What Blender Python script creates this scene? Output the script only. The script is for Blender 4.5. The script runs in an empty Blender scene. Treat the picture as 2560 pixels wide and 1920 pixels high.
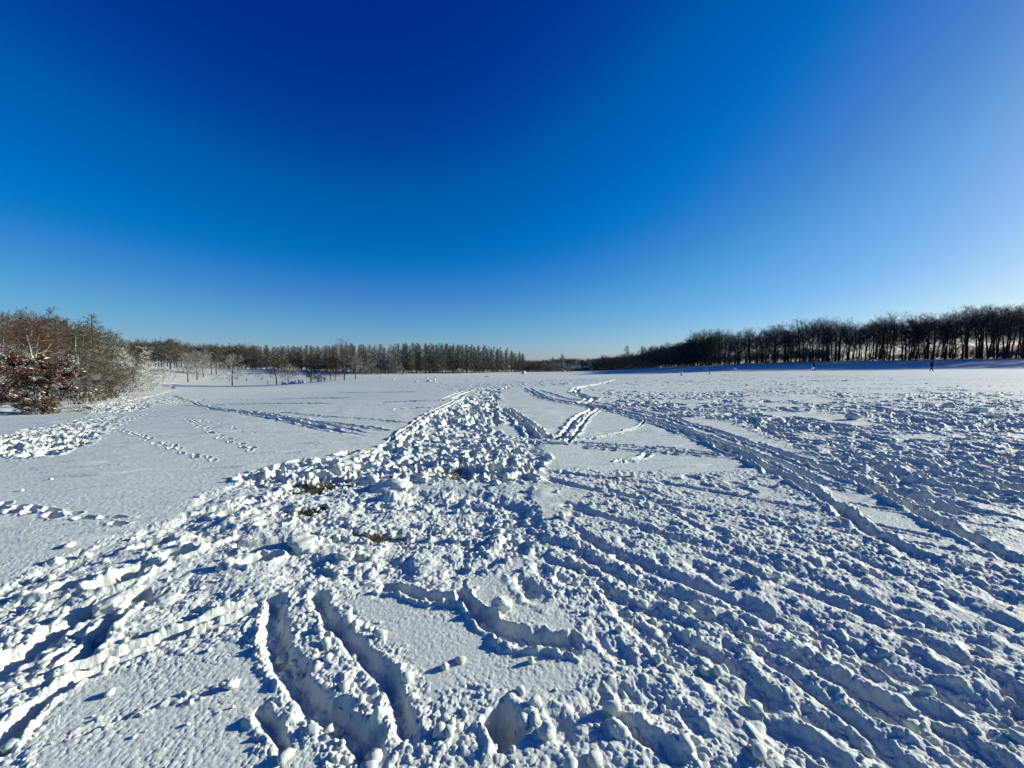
import bpy, bmesh, math, random
import numpy as np
from mathutils import Vector, Matrix

sc = bpy.context.scene
COL = sc.collection
R = math.radians

# ------------------------------------------------------------------ camera, sky, sun, exposure
F = 965.0                      # focal length in photo pixels (2560 wide)
CAM_H = 1.6
PITCH = R(3.08)
cam = bpy.data.cameras.new('camera')
cam.sensor_width = 36.0
cam.lens = F / 2560 * 36
cam.clip_start = 0.05
cam.clip_end = 6000
camo = bpy.data.objects.new('camera', cam)
COL.objects.link(camo)
camo.location = (0, 0, CAM_H)
camo.rotation_euler = (R(90) - PITCH, 0, 0)
sc.camera = camo

SUN_EL, SUN_AZ = R(15.8), R(72)
w = bpy.data.worlds.new('World')
sc.world = w
w.use_nodes = True
nt = w.node_tree
bg = nt.nodes['Background']
sky = nt.nodes.new('ShaderNodeTexSky')
sky.sky_type = 'NISHITA'
sky.sun_disc = False
sky.sun_elevation = SUN_EL
sky.sun_rotation = SUN_AZ
sky.air_density = 0.92
sky.dust_density = 0.4
sky.ozone_density = 4.8
sky.altitude = 0
hs = nt.nodes.new('ShaderNodeHueSaturation')
hs.inputs['Saturation'].default_value = 1.22
nt.links.new(sky.outputs[0], hs.inputs['Color'])
SKY = 0.069                                 # background strength
EXPO = 2 ** 0.64
def scaled(src, k):
    n = nt.nodes.new('ShaderNodeMix'); n.data_type = 'RGBA'; n.blend_type = 'MULTIPLY'; n.clamp_result = False
    n.inputs['Factor'].default_value = 1.0
    n.inputs['B'].default_value = k + (1,)
    nt.links.new(src, n.inputs['A'])
    return n.outputs['Result']
a = SKY * EXPO                             # the camera's grade of a clear sky: white balance, then a tone curve for each channel
graded = scaled(hs.outputs[0], (a, a * 0.955, a * 1.2))
cv = nt.nodes.new('ShaderNodeRGBCurve')
def curve(c, pts):
    while len(c.points) > 2: c.points.remove(c.points[1])
    c.points[0].location = pts[0]; c.points[-1].location = pts[-1]
    for p in pts[1:-1]: c.points.new(*p)
    for p in c.points: p.handle_type = 'AUTO_CLAMPED'
cv.mapping.use_clip = False
curve(cv.mapping.curves[0], [(0, 0), (.022, .0), (.05, .035), (.09, .085), (.2, .2), (1, .95)])
curve(cv.mapping.curves[1], [(0, 0), (.065, .027), (.084, .052), (.102, .096), (.2, .215), (.31, .36), (.43, .46), (.68, .68), (1, .93)])
curve(cv.mapping.curves[2], [(0, 0), (.27, .275), (.39, .435), (.55, .585), (.65, .63), (.98, .85), (1.3, .93)])
cv.mapping.update()
nt.links.new(graded, cv.inputs['Color'])
nt.links.new(scaled(cv.outputs[0], (1 / a, 1 / a, 1 / a)), bg.inputs[0])
bg.inputs[1].default_value = SKY

sl = bpy.data.lights.new('sun', 'SUN')
sl.energy = 5.0
sl.angle = R(0.6)
sl.color = (1.0, 0.98, 0.87)
so = bpy.data.objects.new('sun', sl)
COL.objects.link(so)
SUN_DIR = Vector((math.sin(SUN_AZ) * math.cos(SUN_EL), math.cos(SUN_AZ) * math.cos(SUN_EL), math.sin(SUN_EL)))
so.rotation_euler = SUN_DIR.to_track_quat('Z', 'Y').to_euler()
so.location = (60, 20, 40)

sc.view_settings.view_transform = 'Standard'
sc.view_settings.look = 'None'
sc.view_settings.exposure = 0.64
sc.view_settings.gamma = 1.0
sc.render.engine = 'CYCLES'
sc.cycles.max_bounces = 6
sc.cycles.diffuse_bounces = 2
sc.cycles.use_denoising = True
try: sc.cycles.denoiser = 'OPENIMAGEDENOISE'
except Exception: pass

# ------------------------------------------------------------------ small helpers
def tag(o, label=None, cat=None, group=None, kind=None):
    if label and not kind: kind = 'thing'
    if label: o['label'] = label
    if cat: o['category'] = cat
    if group: o['group'] = group
    if kind: o['kind'] = kind
    return o

def link(name, me, mat=None, parent=None):
    o = bpy.data.objects.new(name, me)
    if mat is not None and me is not None and not me.materials:
        me.materials.append(mat)
    COL.objects.link(o)
    if parent is not None: o.parent = parent
    return o

def empty(name, loc, rz=0.0, s=1.0):
    o = bpy.data.objects.new(name, None)
    COL.objects.link(o)
    o.location = loc
    o.rotation_euler = (0, 0, rz)
    o.scale = (s, s, s) if not isinstance(s, tuple) else s
    o.empty_display_size = 0.3
    return o

def mesh_np(name, V, Fq, smooth=False, tris=False):
    me = bpy.data.meshes.new(name)
    V = np.asarray(V, dtype=np.float32); Fq = np.asarray(Fq, dtype=np.int32)
    n = Fq.shape[1]
    me.vertices.add(len(V)); me.vertices.foreach_set('co', V.ravel())
    me.loops.add(Fq.size); me.loops.foreach_set('vertex_index', Fq.ravel())
    me.polygons.add(len(Fq))
    me.polygons.foreach_set('loop_start', np.arange(0, Fq.size, n, dtype=np.int32))
    try: me.polygons.foreach_set('loop_total', np.full(len(Fq), n, dtype=np.int32))
    except Exception: pass
    me.polygons.foreach_set('use_smooth', np.full(len(Fq), smooth, dtype=bool))
    me.update(calc_edges=True)
    return me

# noise ------------------------------------------------------------
def _hash(ix, iy, seed):
    h = (ix.astype(np.uint32) * np.uint32(374761393)) ^ (iy.astype(np.uint32) * np.uint32(668265263)) ^ np.uint32((seed * 2246822519) & 0xffffffff)
    h = (h ^ (h >> np.uint32(13))) * np.uint32(1274126177)
    h ^= h >> np.uint32(16)
    h = h * np.uint32(2654435761)
    h ^= h >> np.uint32(15)
    return h

def _rnd(ix, iy, seed):
    return (_hash(ix, iy, seed) & np.uint32(0xffffff)).astype(np.float32) * np.float32(1 / 16777216.0)

def vnoise(x, y, seed=0):
    x = np.asarray(x, np.float64); y = np.asarray(y, np.float64)
    fx = np.floor(x); fy = np.floor(y)
    ix = fx.astype(np.int64).astype(np.int32); iy = fy.astype(np.int64).astype(np.int32)
    u = (x - fx).astype(np.float32); v = (y - fy).astype(np.float32)
    u = u * u * u * (u * (u * 6 - 15) + 10); v = v * v * v * (v * (v * 6 - 15) + 10)
    a = _rnd(ix, iy, seed); b = _rnd(ix + 1, iy, seed); c = _rnd(ix, iy + 1, seed); d = _rnd(ix + 1, iy + 1, seed)
    return (a + (b - a) * u + (c - a) * v + (a - b - c + d) * u * v) * 2 - 1

def fbm(x, y, octv, seed=0, gain=0.5):
    s = 0; a = 1.0; n = 0
    c, sn = math.cos(0.6), math.sin(0.6)
    for i in range(octv):
        s = s + a * vnoise(x, y, seed + i * 17); n += a
        x, y = (c * x - sn * y) * 2.03 + 7.1, (sn * x + c * y) * 2.03 + 3.7
        a *= gain
    return s / n

def domes(x, y, cell, seed, rmin=0.35, rmax=0.85, prob=1.0, flat=1.0):
    """height of a heap of half balls scattered one to a cell, in metres"""
    gx = x / cell; gy = y / cell
    ix = np.floor(gx).astype(np.int32); iy = np.floor(gy).astype(np.int32)
    best = np.zeros(len(x), np.float32)
    for dx in (-1, 0, 1):
        for dy in (-1, 0, 1):
            jx = ix + dx; jy = iy + dy
            cx = jx + _rnd(jx, jy, seed); cy = jy + _rnd(jx, jy, seed + 1)
            r0 = _rnd(jx, jy, seed + 2)
            r = rmin + (rmax - rmin) * r0 * r0
            st = 0.75 + 0.5 * _rnd(jx, jy, seed + 4)
            on = _rnd(jx, jy, seed + 3) < prob
            q = (((gx - cx) * st) ** 2 + ((gy - cy) / st) ** 2) / (r * r)
            hgt = (np.sqrt(np.maximum(0, 1 - q)) if cell < .09 else .9 * np.maximum(0, 1 - q) ** .85) * r * on
            best = np.maximum(best, hgt)
    return best * (cell * flat)

def sstep(a, b, x):
    t = np.clip((x - a) / (b - a), 0, 1)
    return t * t * (3 - 2 * t)

# photo pixel -> ray -> ground -------------------------------------
CP, SP = math.cos(PITCH), math.sin(PITCH)
def ray(px, py):
    x = (px - 1280) / F; y = -(py - 960) / F
    return np.array([x, CP + y * SP, -SP + y * CP])
def at_depth(px, py, D):
    d = ray(px, py)
    return np.array([0, 0, CAM_H]) + d * (D / d[1])

# the lie of the land: known points, thin plate spline between them
ctrl = [(0, -60, 0), (-60, -40, -.5), (60, -40, .5), (0, -10, 0), (-8, -4, 0), (8, -4, 0), (0, 1, 0), (-4, 2, 0), (4, 2, 0), (-3.5, 5, 0), (3.5, 5, 0),
        (0, 8, 0), (-7, 7, -.05), (7, 7, 0), (0, 14, -.02), (12, 14, 0.02), (-12, 13, -.35), (24, 24, .06), (0, 28, -.2), (26, 50, -.1),
        (60, 20, .4), (-25, 10, -.9), (110, 60, .9), (-50, 10, -1.5)]
for px, py, D in [(104, 1032, 29), (-200, 1020, 30), (250, 1003, 45), (500, 996, 50), (330, 976, 80), (100, 985, 60), (640, 970, 110), (420, 972, 115),
                  (579, 964, 150), (700, 962, 148), (500, 966, 142), (468, 954, 165), (490, 948, 176), (540, 937, 195), (640, 934, 205), (420, 929, 190), (330, 922, 185), (300, 948, 150),
                  (773, 956, 150), (860, 950, 152), (900, 938, 190), (820, 940, 190), (1000, 938, 190), (1100, 934, 240), (1280, 930.5, 290), (1100, 948, 110), (900, 965, 85),
                  (1280, 942, 120), (1500, 929.5, 240), (1600, 929, 205), (1500, 939, 120), (2330, 928, 66), (2035, 928, 70), (2560, 927, 66), (2309, 920.5, 104), (2560, 920.5, 92), (2000, 923, 125), (1700, 927.5, 170),
                  (2560, 899, 115), (2200, 903, 145), (1850, 912, 172), (1700, 918, 225), (1610, 922, 262), (1700, 940, 80), (2000, 955, 35), (2900, 895, 100),
                  (1280, 929, 420), (1500, 928, 420), (1000, 930, 420), (1700, 918, 420), (500, 925, 420), (2300, 895, 260), (2900, 890, 220), (-200, 930, 200), (-300, 960, 100)]:
    ctrl.append(tuple(at_depth(px, py, D)))
ctrl += [(0, 1000, 2), (700, 1000, 6), (-700, 1000, 4), (900, 300, 4), (-900, 300, 2), (900, -60, 2), (-900, -60, 0)]
ctrl = np.array(ctrl, float)
def _tps_k(d2): return 0.5 * d2 * np.log(d2 + 1e-6)
_S = 60.0
_C = ctrl[:, :2] / _S
_n = len(ctrl)
_A = np.zeros((_n + 3, _n + 3))
_A[:_n, :_n] = _tps_k(((_C[:, None] - _C[None]) ** 2).sum(2)) + np.eye(_n) * 2e-4
_A[:_n, _n] = 1; _A[:_n, _n + 1:] = _C; _A[_n, :_n] = 1; _A[_n + 1:, :_n] = _C.T
_W = np.linalg.solve(_A, np.concatenate([ctrl[:, 2], np.zeros(3)]))
def base_z(x, y):
    x = np.asarray(x, float); y = np.asarray(y, float)
    sh = x.shape; x = x.ravel() / _S; y = y.ravel() / _S
    out = np.empty(len(x))
    for a in range(0, len(x), 200000):
        xs, ys = x[a:a + 200000], y[a:a + 200000]
        z = _W[_n] + _W[_n + 1] * xs + _W[_n + 2] * ys
        for i in range(_n):
            z = z + _W[i] * _tps_k((xs - _C[i, 0]) ** 2 + (ys - _C[i, 1]) ** 2)
        out[a:a + 200000] = z
    return out.reshape(sh)

_DD = np.exp(np.linspace(math.log(0.6), math.log(600), 700))
def gp(px, py):
    """first point of the smooth ground that the ray through a photo pixel meets"""
    d = ray(px, py)
    P = d[None] * (_DD / d[1])[:, None] + np.array([0, 0, CAM_H])
    g = P[:, 2] - base_z(P[:, 0], P[:, 1])
    k = np.argmax(g < 0)
    if g[k] >= 0: k = int(np.argmin(g[50:])) + 50
    k = max(k, 1)
    a = g[k - 1] / (g[k - 1] - g[k]) if g[k] < 0 else 0
    return P[k - 1] + (P[k] - P[k - 1]) * a
VS = 2560 / 2212.0
def gv(x, y): return gp(x * VS, y * VS)

# ------------------------------------------------------------------ materials
def node_mat(name):
    m = bpy.data.materials.new(name); m.use_nodes = True
    return m, m.node_tree, m.node_tree.nodes['Principled BSDF']

def N(nt, t, **kw):
    n = nt.nodes.new(t)
    for k, v in kw.items():
        if k in n.inputs: n.inputs[k].default_value = v
        else: setattr(n, k, v)
    return n

SNOW = (0.68, 0.70, 0.63, 1)
def snow_mat(name, ground=False):
    m, nt, b = node_mat(name)
    b.inputs['Roughness'].default_value = 0.75
    b.inputs['Specular IOR Level'].default_value = 0.15
    tc = N(nt, 'ShaderNodeTexCoord')
    n1 = N(nt, 'ShaderNodeTexNoise', Scale=55.0, Detail=6.0, Roughness=0.75)
    n2 = N(nt, 'ShaderNodeTexNoise', Scale=2.2, Detail=5.0, Roughness=0.6)
    nt.links.new(tc.outputs['Object'], n1.inputs['Vector']); nt.links.new(tc.outputs['Object'], n2.inputs['Vector'])
    bp = N(nt, 'ShaderNodeBump', Strength=0.55, Distance=0.012)
    nt.links.new(n1.outputs['Fac'], bp.inputs['Height'])
    nt.links.new(bp.outputs['Normal'], b.inputs['Normal'])
    cr = N(nt, 'ShaderNodeMapRange')
    cr.inputs['From Min'].default_value = 0.3; cr.inputs['From Max'].default_value = 0.7
    nt.links.new(n2.outputs['Fac'], cr.inputs['Value'])
    mx = N(nt, 'ShaderNodeMix', data_type='RGBA')
    mx.inputs['A'].default_value = (0.58, 0.62, 0.54, 1); mx.inputs['B'].default_value = (0.645, 0.68, 0.59, 1)
    nt.links.new(cr.outputs['Result'], mx.inputs['Factor'])
    last = mx.outputs['Result']
    if ground:
        at = N(nt, 'ShaderNodeAttribute', attribute_name='bare')
        n3 = N(nt, 'ShaderNodeTexNoise', Scale=38.0, Detail=5.0, Roughness=0.7)
        nt.links.new(tc.outputs['Object'], n3.inputs['Vector'])
        ad = N(nt, 'ShaderNodeMath', operation='ADD')
        nt.links.new(at.outputs['Fac'], ad.inputs[0]); nt.links.new(n3.outputs['Fac'], ad.inputs[1])
        mr = N(nt, 'ShaderNodeMapRange'); mr.inputs['From Min'].default_value = 1.0; mr.inputs['From Max'].default_value = 1.12
        nt.links.new(ad.outputs[0], mr.inputs['Value'])
        gr = N(nt, 'ShaderNodeMix', data_type='RGBA')
        gr.inputs['A'].default_value = (0.05, 0.05, 0.022, 1); gr.inputs['B'].default_value = (0.075, 0.06, 0.03, 1)
        nt.links.new(n1.outputs['Fac'], gr.inputs['Factor'])
        m2 = N(nt, 'ShaderNodeMix', data_type='RGBA')
        nt.links.new(mr.outputs['Result'], m2.inputs['Factor']); nt.links.new(last, m2.inputs['A']); nt.links.new(gr.outputs['Result'], m2.inputs['B'])
        last = m2.outputs['Result']
    nt.links.new(last, b.inputs['Base Color'])
    return m

def bark_mat(name, c1, c2, snow=0.5, lo=0.15, hi=0.65, nscale=1.2):
    """bark, twigs or leaves with snow lying on whatever faces up"""
    m, nt, b = node_mat(name)
    b.inputs['Roughness'].default_value = 0.85
    b.inputs['Specular IOR Level'].default_value = 0.1
    geo = N(nt, 'ShaderNodeNewGeometry')
    tc = N(nt, 'ShaderNodeTexCoord')
    oi = N(nt, 'ShaderNodeObjectInfo')
    n1 = N(nt, 'ShaderNodeTexNoise', Scale=nscale, Detail=4.0, Roughness=0.65)
    nt.links.new(tc.outputs['Object'], n1.inputs['Vector'])
    mc = N(nt, 'ShaderNodeMix', data_type='RGBA'); mc.inputs['A'].default_value = c1 + (1,); mc.inputs['B'].default_value = c2 + (1,)
    n2 = N(nt, 'ShaderNodeTexNoise', Scale=nscale * 0.5, Detail=3.0)
    nt.links.new(tc.outputs['Object'], n2.inputs['Vector'])
    a2 = N(nt, 'ShaderNodeMath', operation='ADD'); a2.inputs[1].default_value = -0.25
    a3 = N(nt, 'ShaderNodeMath', operation='MULTIPLY'); a3.inputs[1].default_value = 0.5
    nt.links.new(oi.outputs['Random'], a3.inputs[0]); 
    a4 = N(nt, 'ShaderNodeMath', operation='ADD'); nt.links.new(n2.outputs['Fac'], a2.inputs[0]); nt.links.new(a2.outputs[0], a4.inputs[0]); nt.links.new(a3.outputs[0], a4.inputs[1])
    nt.links.new(a4.outputs[0], mc.inputs['Factor'])
    sx = N(nt, 'ShaderNodeSeparateXYZ'); nt.links.new(geo.outputs['Normal'], sx.inputs[0])
    mr = N(nt, 'ShaderNodeMapRange'); mr.inputs['From Min'].default_value = lo; mr.inputs['From Max'].default_value = hi
    nt.links.new(sx.outputs['Z'], mr.inputs['Value'])
    nm = N(nt, 'ShaderNodeMapRange'); nm.inputs['From Min'].default_value = 0.62 - snow * 0.4; nm.inputs['From Max'].default_value = 0.74 - snow * 0.4
    nt.links.new(n1.outputs['Fac'], nm.inputs['Value'])
    mu = N(nt, 'ShaderNodeMath', operation='MULTIPLY'); nt.links.new(mr.outputs['Result'], mu.inputs[0]); nt.links.new(nm.outputs['Result'], mu.inputs[1])
    ms = N(nt, 'ShaderNodeMix', data_type='RGBA'); ms.inputs['B'].default_value = SNOW
    nt.links.new(mu.outputs[0], ms.inputs['Factor']); nt.links.new(mc.outputs['Result'], ms.inputs['A'])
    nt.links.new(ms.outputs['Result'], b.inputs['Base Color'])
    return m

def plain_mat(name, c, rough=0.8, var=0.25, scale=14.0):
    m, nt, b = node_mat(name)
    b.inputs['Roughness'].default_value = rough
    b.inputs['Specular IOR Level'].default_value = 0.2
    tc = N(nt, 'ShaderNodeTexCoord')
    n1 = N(nt, 'ShaderNodeTexNoise', Scale=scale, Detail=3.0)
    nt.links.new(tc.outputs['Object'], n1.inputs['Vector'])
    mc = N(nt, 'ShaderNodeMix', data_type='RGBA')
    mc.inputs['A'].default_value = tuple(v * (1 - var) for v in c) + (1,); mc.inputs['B'].default_value = tuple(min(1, v * (1 + var)) for v in c) + (1,)
    nt.links.new(n1.outputs['Fac'], mc.inputs['Factor']); nt.links.new(mc.outputs['Result'], b.inputs['Base Color'])
    return m

M = dict(
    ground=snow_mat('snow_ground', True), snow=snow_mat('snow_piled'),
    frost=bark_mat('frosted_twigs', (.065, .054, .032), (.12, .10, .062), 0.6, 0.2, 0.7),
    frostier=bark_mat('thickly_frosted_twigs', (.11, .098, .07), (.19, .165, .12), 0.9, 0.0, 0.5),
    brown=bark_mat('brown_twigs', (.048, .036, .020), (.095, .075, .042), 0.36, 0.3, 0.8),
    larch=bark_mat('larch_twigs', (.042, .034, .019), (.085, .066, .036), 0.27, 0.25, 0.75),
    dark=bark_mat('dark_twigs', (.026, .026, .02), (.05, .045, .032), 0.25, 0.2, 0.7),  # low colour carries the unlit side of the backlit right wood
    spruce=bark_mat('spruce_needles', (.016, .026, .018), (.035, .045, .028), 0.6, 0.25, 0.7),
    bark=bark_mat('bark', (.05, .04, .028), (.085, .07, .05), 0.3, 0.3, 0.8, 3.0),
    darkbark=bark_mat('dark_bark', (.018, .016, .014), (.03, .027, .022), 0.1, 0.3, 0.8, 3.0),  # darker bark, backlit shade of the right wood put into the colour
    birch=bark_mat('pale_birch_bark', (.42, .40, .33), (.55, .52, .45), 0.3, 0.3, 0.8, 3.0),
    russet=bark_mat('russet_leaves', (.06, .018, .009), (.115, .038, .015), 0.32, 0.25, 0.7, 1.6),
    redtwig=bark_mat('reddish_twigs', (.06, .028, .02), (.10, .048, .034), 0.2, 0.3, 0.8),
)

# ------------------------------------------------------------------ the snow field
TF = 0.0018
t_f = np.arange(-1.43, 1.43, TF)
t_t = [1.43]; s = TF
while t_t[-1] < 420: s *= 1.22; t_t.append(t_t[-1] + s)
t_t = np.array(t_t[1:])
T = np.concatenate([-t_t[::-1], t_f, t_t])
rows = [1.0]
while rows[-1] < 1000:
    y = rows[-1]
    rows.append(y + max(0.0032, min(y * y / 617 * 0.8, (0.0033 if y < 70 else 0.007 if y < 300 else 0.03) * y)))
rows = np.array([-60, -40, -25, -15, -9, -6, -4, -2.6, -1.6, -0.9, -.4, 0, .3, .55, .75, .9] + rows)
Yg = np.repeat(rows[:, None], len(T), 1)
ap = np.maximum(rows, 1.0)[:, None] + 0.4
Xg = T[None, :] * ap
lim = 900 + 0.5 * np.arange(len(T))[None, :] * np.sign(T)[None, :] * 0
Xg = np.clip(Xg, -900 - np.arange(len(T))[::-1][None, :] * .01, 900 + np.arange(len(T))[None, :] * .01)
NR, NC = Xg.shape
SPC = (TF * ap) * np.ones((1, NC))
inner = (np.abs(T) < 1.6)
print('grid', NR, NC, NR * NC)

def win(x0, x1, y0, y1):
    r0 = np.searchsorted(rows, y0); r1 = np.searchsorted(rows, y1)
    if r1 <= r0: return None
    a0 = max(rows[r0], 1.0) + .4; a1 = max(rows[min(r1, NR - 1)], 1.0) + .4
    tmin = min(x0 / a0, x0 / a1); tmax = max(x1 / a0, x1 / a1)
    c0 = np.searchsorted(T, tmin); c1 = np.searchsorted(T, tmax)
    if c1 <= c0: return None
    return slice(r0, r1), slice(c0, c1)

# soft polygon masks, drawn on the ground
def poly_mask(pv, soft, warp=0.25, seed=3):
    P = np.array([gv(*p)[:2] for p in pv])
    out = np.zeros((NR, NC), np.float32)
    w_ = win(P[:, 0].min() - 3 * soft, P[:, 0].max() + 3 * soft, max(-1, P[:, 1].min() - 3 * soft), P[:, 1].max() + 3 * soft)
    if w_ is None: return out
    X = Xg[w_]; Y = Yg[w_]
    sc_ = warp * np.clip(Y / 6, .5, 6)
    wx = X + sc_ * vnoise(X / (2.4 * sc_) , Y / (2.4 * sc_), seed) + .4 * sc_ * vnoise(X / (.7 * sc_), Y / (.7 * sc_), seed + 5)
    wy = Y + sc_ * vnoise(X / (2.4 * sc_) + 40, Y / (2.4 * sc_), seed + 1) + .4 * sc_ * vnoise(X / (.7 * sc_) + 9, Y / (.7 * sc_), seed + 6)
    inside = np.zeros(X.shape, bool); d2 = np.full(X.shape, 1e9)
    for i in range(len(P)):
        x1, y1 = P[i]; x2, y2 = P[(i + 1) % len(P)]
        cond = (y1 > wy) != (y2 > wy)
        xi = (x2 - x1) * (wy - y1) / (y2 - y1 + 1e-12) + x1
        inside ^= cond & (wx < xi)
        ex, ey = x2 - x1, y2 - y1
        tt = np.clip(((wx - x1) * ex + (wy - y1) * ey) / (ex * ex + ey * ey + 1e-12), 0, 1)
        d2 = np.minimum(d2, (wx - x1 - tt * ex) ** 2 + (wy - y1 - tt * ey) ** 2)
    d = np.sqrt(d2) * np.where(inside, 1, -1)
    sf = soft * (1 + np.maximum(0, Y - 5) / 9)
    out[w_] = sstep(-.5, 1, d / sf)
    return out

H = np.zeros((NR, NC), np.float32)      # height above the smooth ground
ROUGH = np.zeros((NR, NC), np.float32)  # how broken up the snow is
BARE = np.zeros((NR, NC), np.float32)

main = [(1030, 814), (1000, 848), (960, 878), (905, 920), (862, 957), (800, 972), (700, 985), (610, 1003), (520, 1028), (430, 1070), (395, 1105), (330, 1135), (220, 1165), (100, 1205), (-60, 1280), (-330, 1390),
        (-330, 1560), (-60, 1500), (60, 1470), (200, 1420), (380, 1350), (560, 1275), (660, 1255), (760, 1275), (900, 1285), (1060, 1235), (1210, 1180), (1180, 1080), (1200, 1005), (1195, 960), (1125, 935), (1090, 885), (1118, 850), (1190, 814)]
W_main = poly_mask(main, .16, .26)
W_right = poly_mask([(1300, 838), (1500, 848), (1700, 834), (2260, 846), (2330, 960), (2330, 1300), (2050, 1150), (1860, 1050), (1710, 965), (1600, 930), (1480, 900), (1390, 880)], .5, .45, 21)
W_right *= sstep(-.62, .05, fbm(Xg / 3.2, Yg / 3.2, 3, 97)).astype(np.float32)
W_low = poly_mask([(1150, 1015), (1350, 1012), (1480, 1020), (1640, 1010), (1760, 1060), (1980, 1180), (2330, 1290), (2600, 1900), (1000, 1900), (880, 1600), (1000, 1500), (1150, 1490), (1330, 1450), (1260, 1360), (1100, 1250), (1190, 1120)], .15, .12, 31)
W_left = poly_mask([(-80, 1000), (100, 990), (230, 940), (340, 890), (420, 862), (330, 845), (215, 868), (120, 915), (-80, 960)], .4, .4, 41)
W_fore = poly_mask([(-80, 1640), (0, 1480), (130, 1450), (300, 1400), (560, 1290), (660, 1260), (760, 1300), (900, 1420), (960, 1500), (1060, 1480), (1200, 1500), (1250, 1900), (-80, 1900)], .12, .08, 51)
P1 = poly_mask([(130, 1480), (330, 1420), (540, 1370), (600, 1440), (660, 1530), (740, 1640), (780, 1900), (-60, 1900), (60, 1600)], .08, .05, 61)
P2 = poly_mask([(745, 1300), (880, 1305), (960, 1285), (1080, 1340), (1290, 1440), (1180, 1480), (1060, 1485), (985, 1465), (890, 1395)], .06, .05, 71)
P3 = poly_mask([(900, 1180), (985, 1165), (1010, 1200), (960, 1250), (880, 1240)], .06, .05, 75)
far_gate = sstep(6, 9, Yg)
W_far = poly_mask([(880, 828), (1040, 811), (1330, 808), (1420, 822), (1220, 838), (1125, 850), (1010, 850)], .5, .5, 81)
ROUGH = np.maximum.reduce([.42 * W_far, .46 * W_main * (1 - .58 * sstep(5.5, 11, Yg)), .135 * W_right, .17 * W_low, .08 * W_left, .20 * W_fore])
ROUGH *= (1 - .93 * np.maximum.reduce([P1 * .97, P2, .55 * P3]))
# rough strips all over the far field
fr = fbm(Xg / 16, Yg / 9, 3, 91)
strip = sstep(.08, .42, fr) * sstep(16, 34, Yg) * (1 - sstep(250, 300, Yg)) * (Xg > -40 - .2 * Yg)
ROUGH = np.maximum(ROUGH, .30 * strip.astype(np.float32))
# smooth ground near the edges stays soft
inn = np.broadcast_to(inner[None, :], (NR, NC))

# gentle relief of untouched snow: wind ripples and grain
H += (.014 * fbm(Xg / 2.6, Yg / 2.6, 3, 11) * sstep(0, 3, Yg)).astype(np.float32)
H += (.05 * fbm(Xg / 11, Yg / 11, 2, 12) * sstep(8, 20, Yg)).astype(np.float32)
ca, sa = math.cos(.35), math.sin(.35)
u_ = Xg * ca + Yg * sa; v_ = -Xg * sa + Yg * ca
rip = np.maximum(0, fbm(u_ / .9, v_ / .16, 2, 14) - .22)
H += (.05 * rip * (1 - np.minimum(1, ROUGH * 3)) * (1 - sstep(14, 30, Yg)) * sstep(2.2, 3.5, Yg)).astype(np.float32)

def on(mask, fn):
    idx = np.nonzero(mask.ravel())[0]
    if len(idx): H.ravel()[idx] += fn(Xg.ravel()[idx], Yg.ravel()[idx], idx).astype(np.float32)

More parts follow.
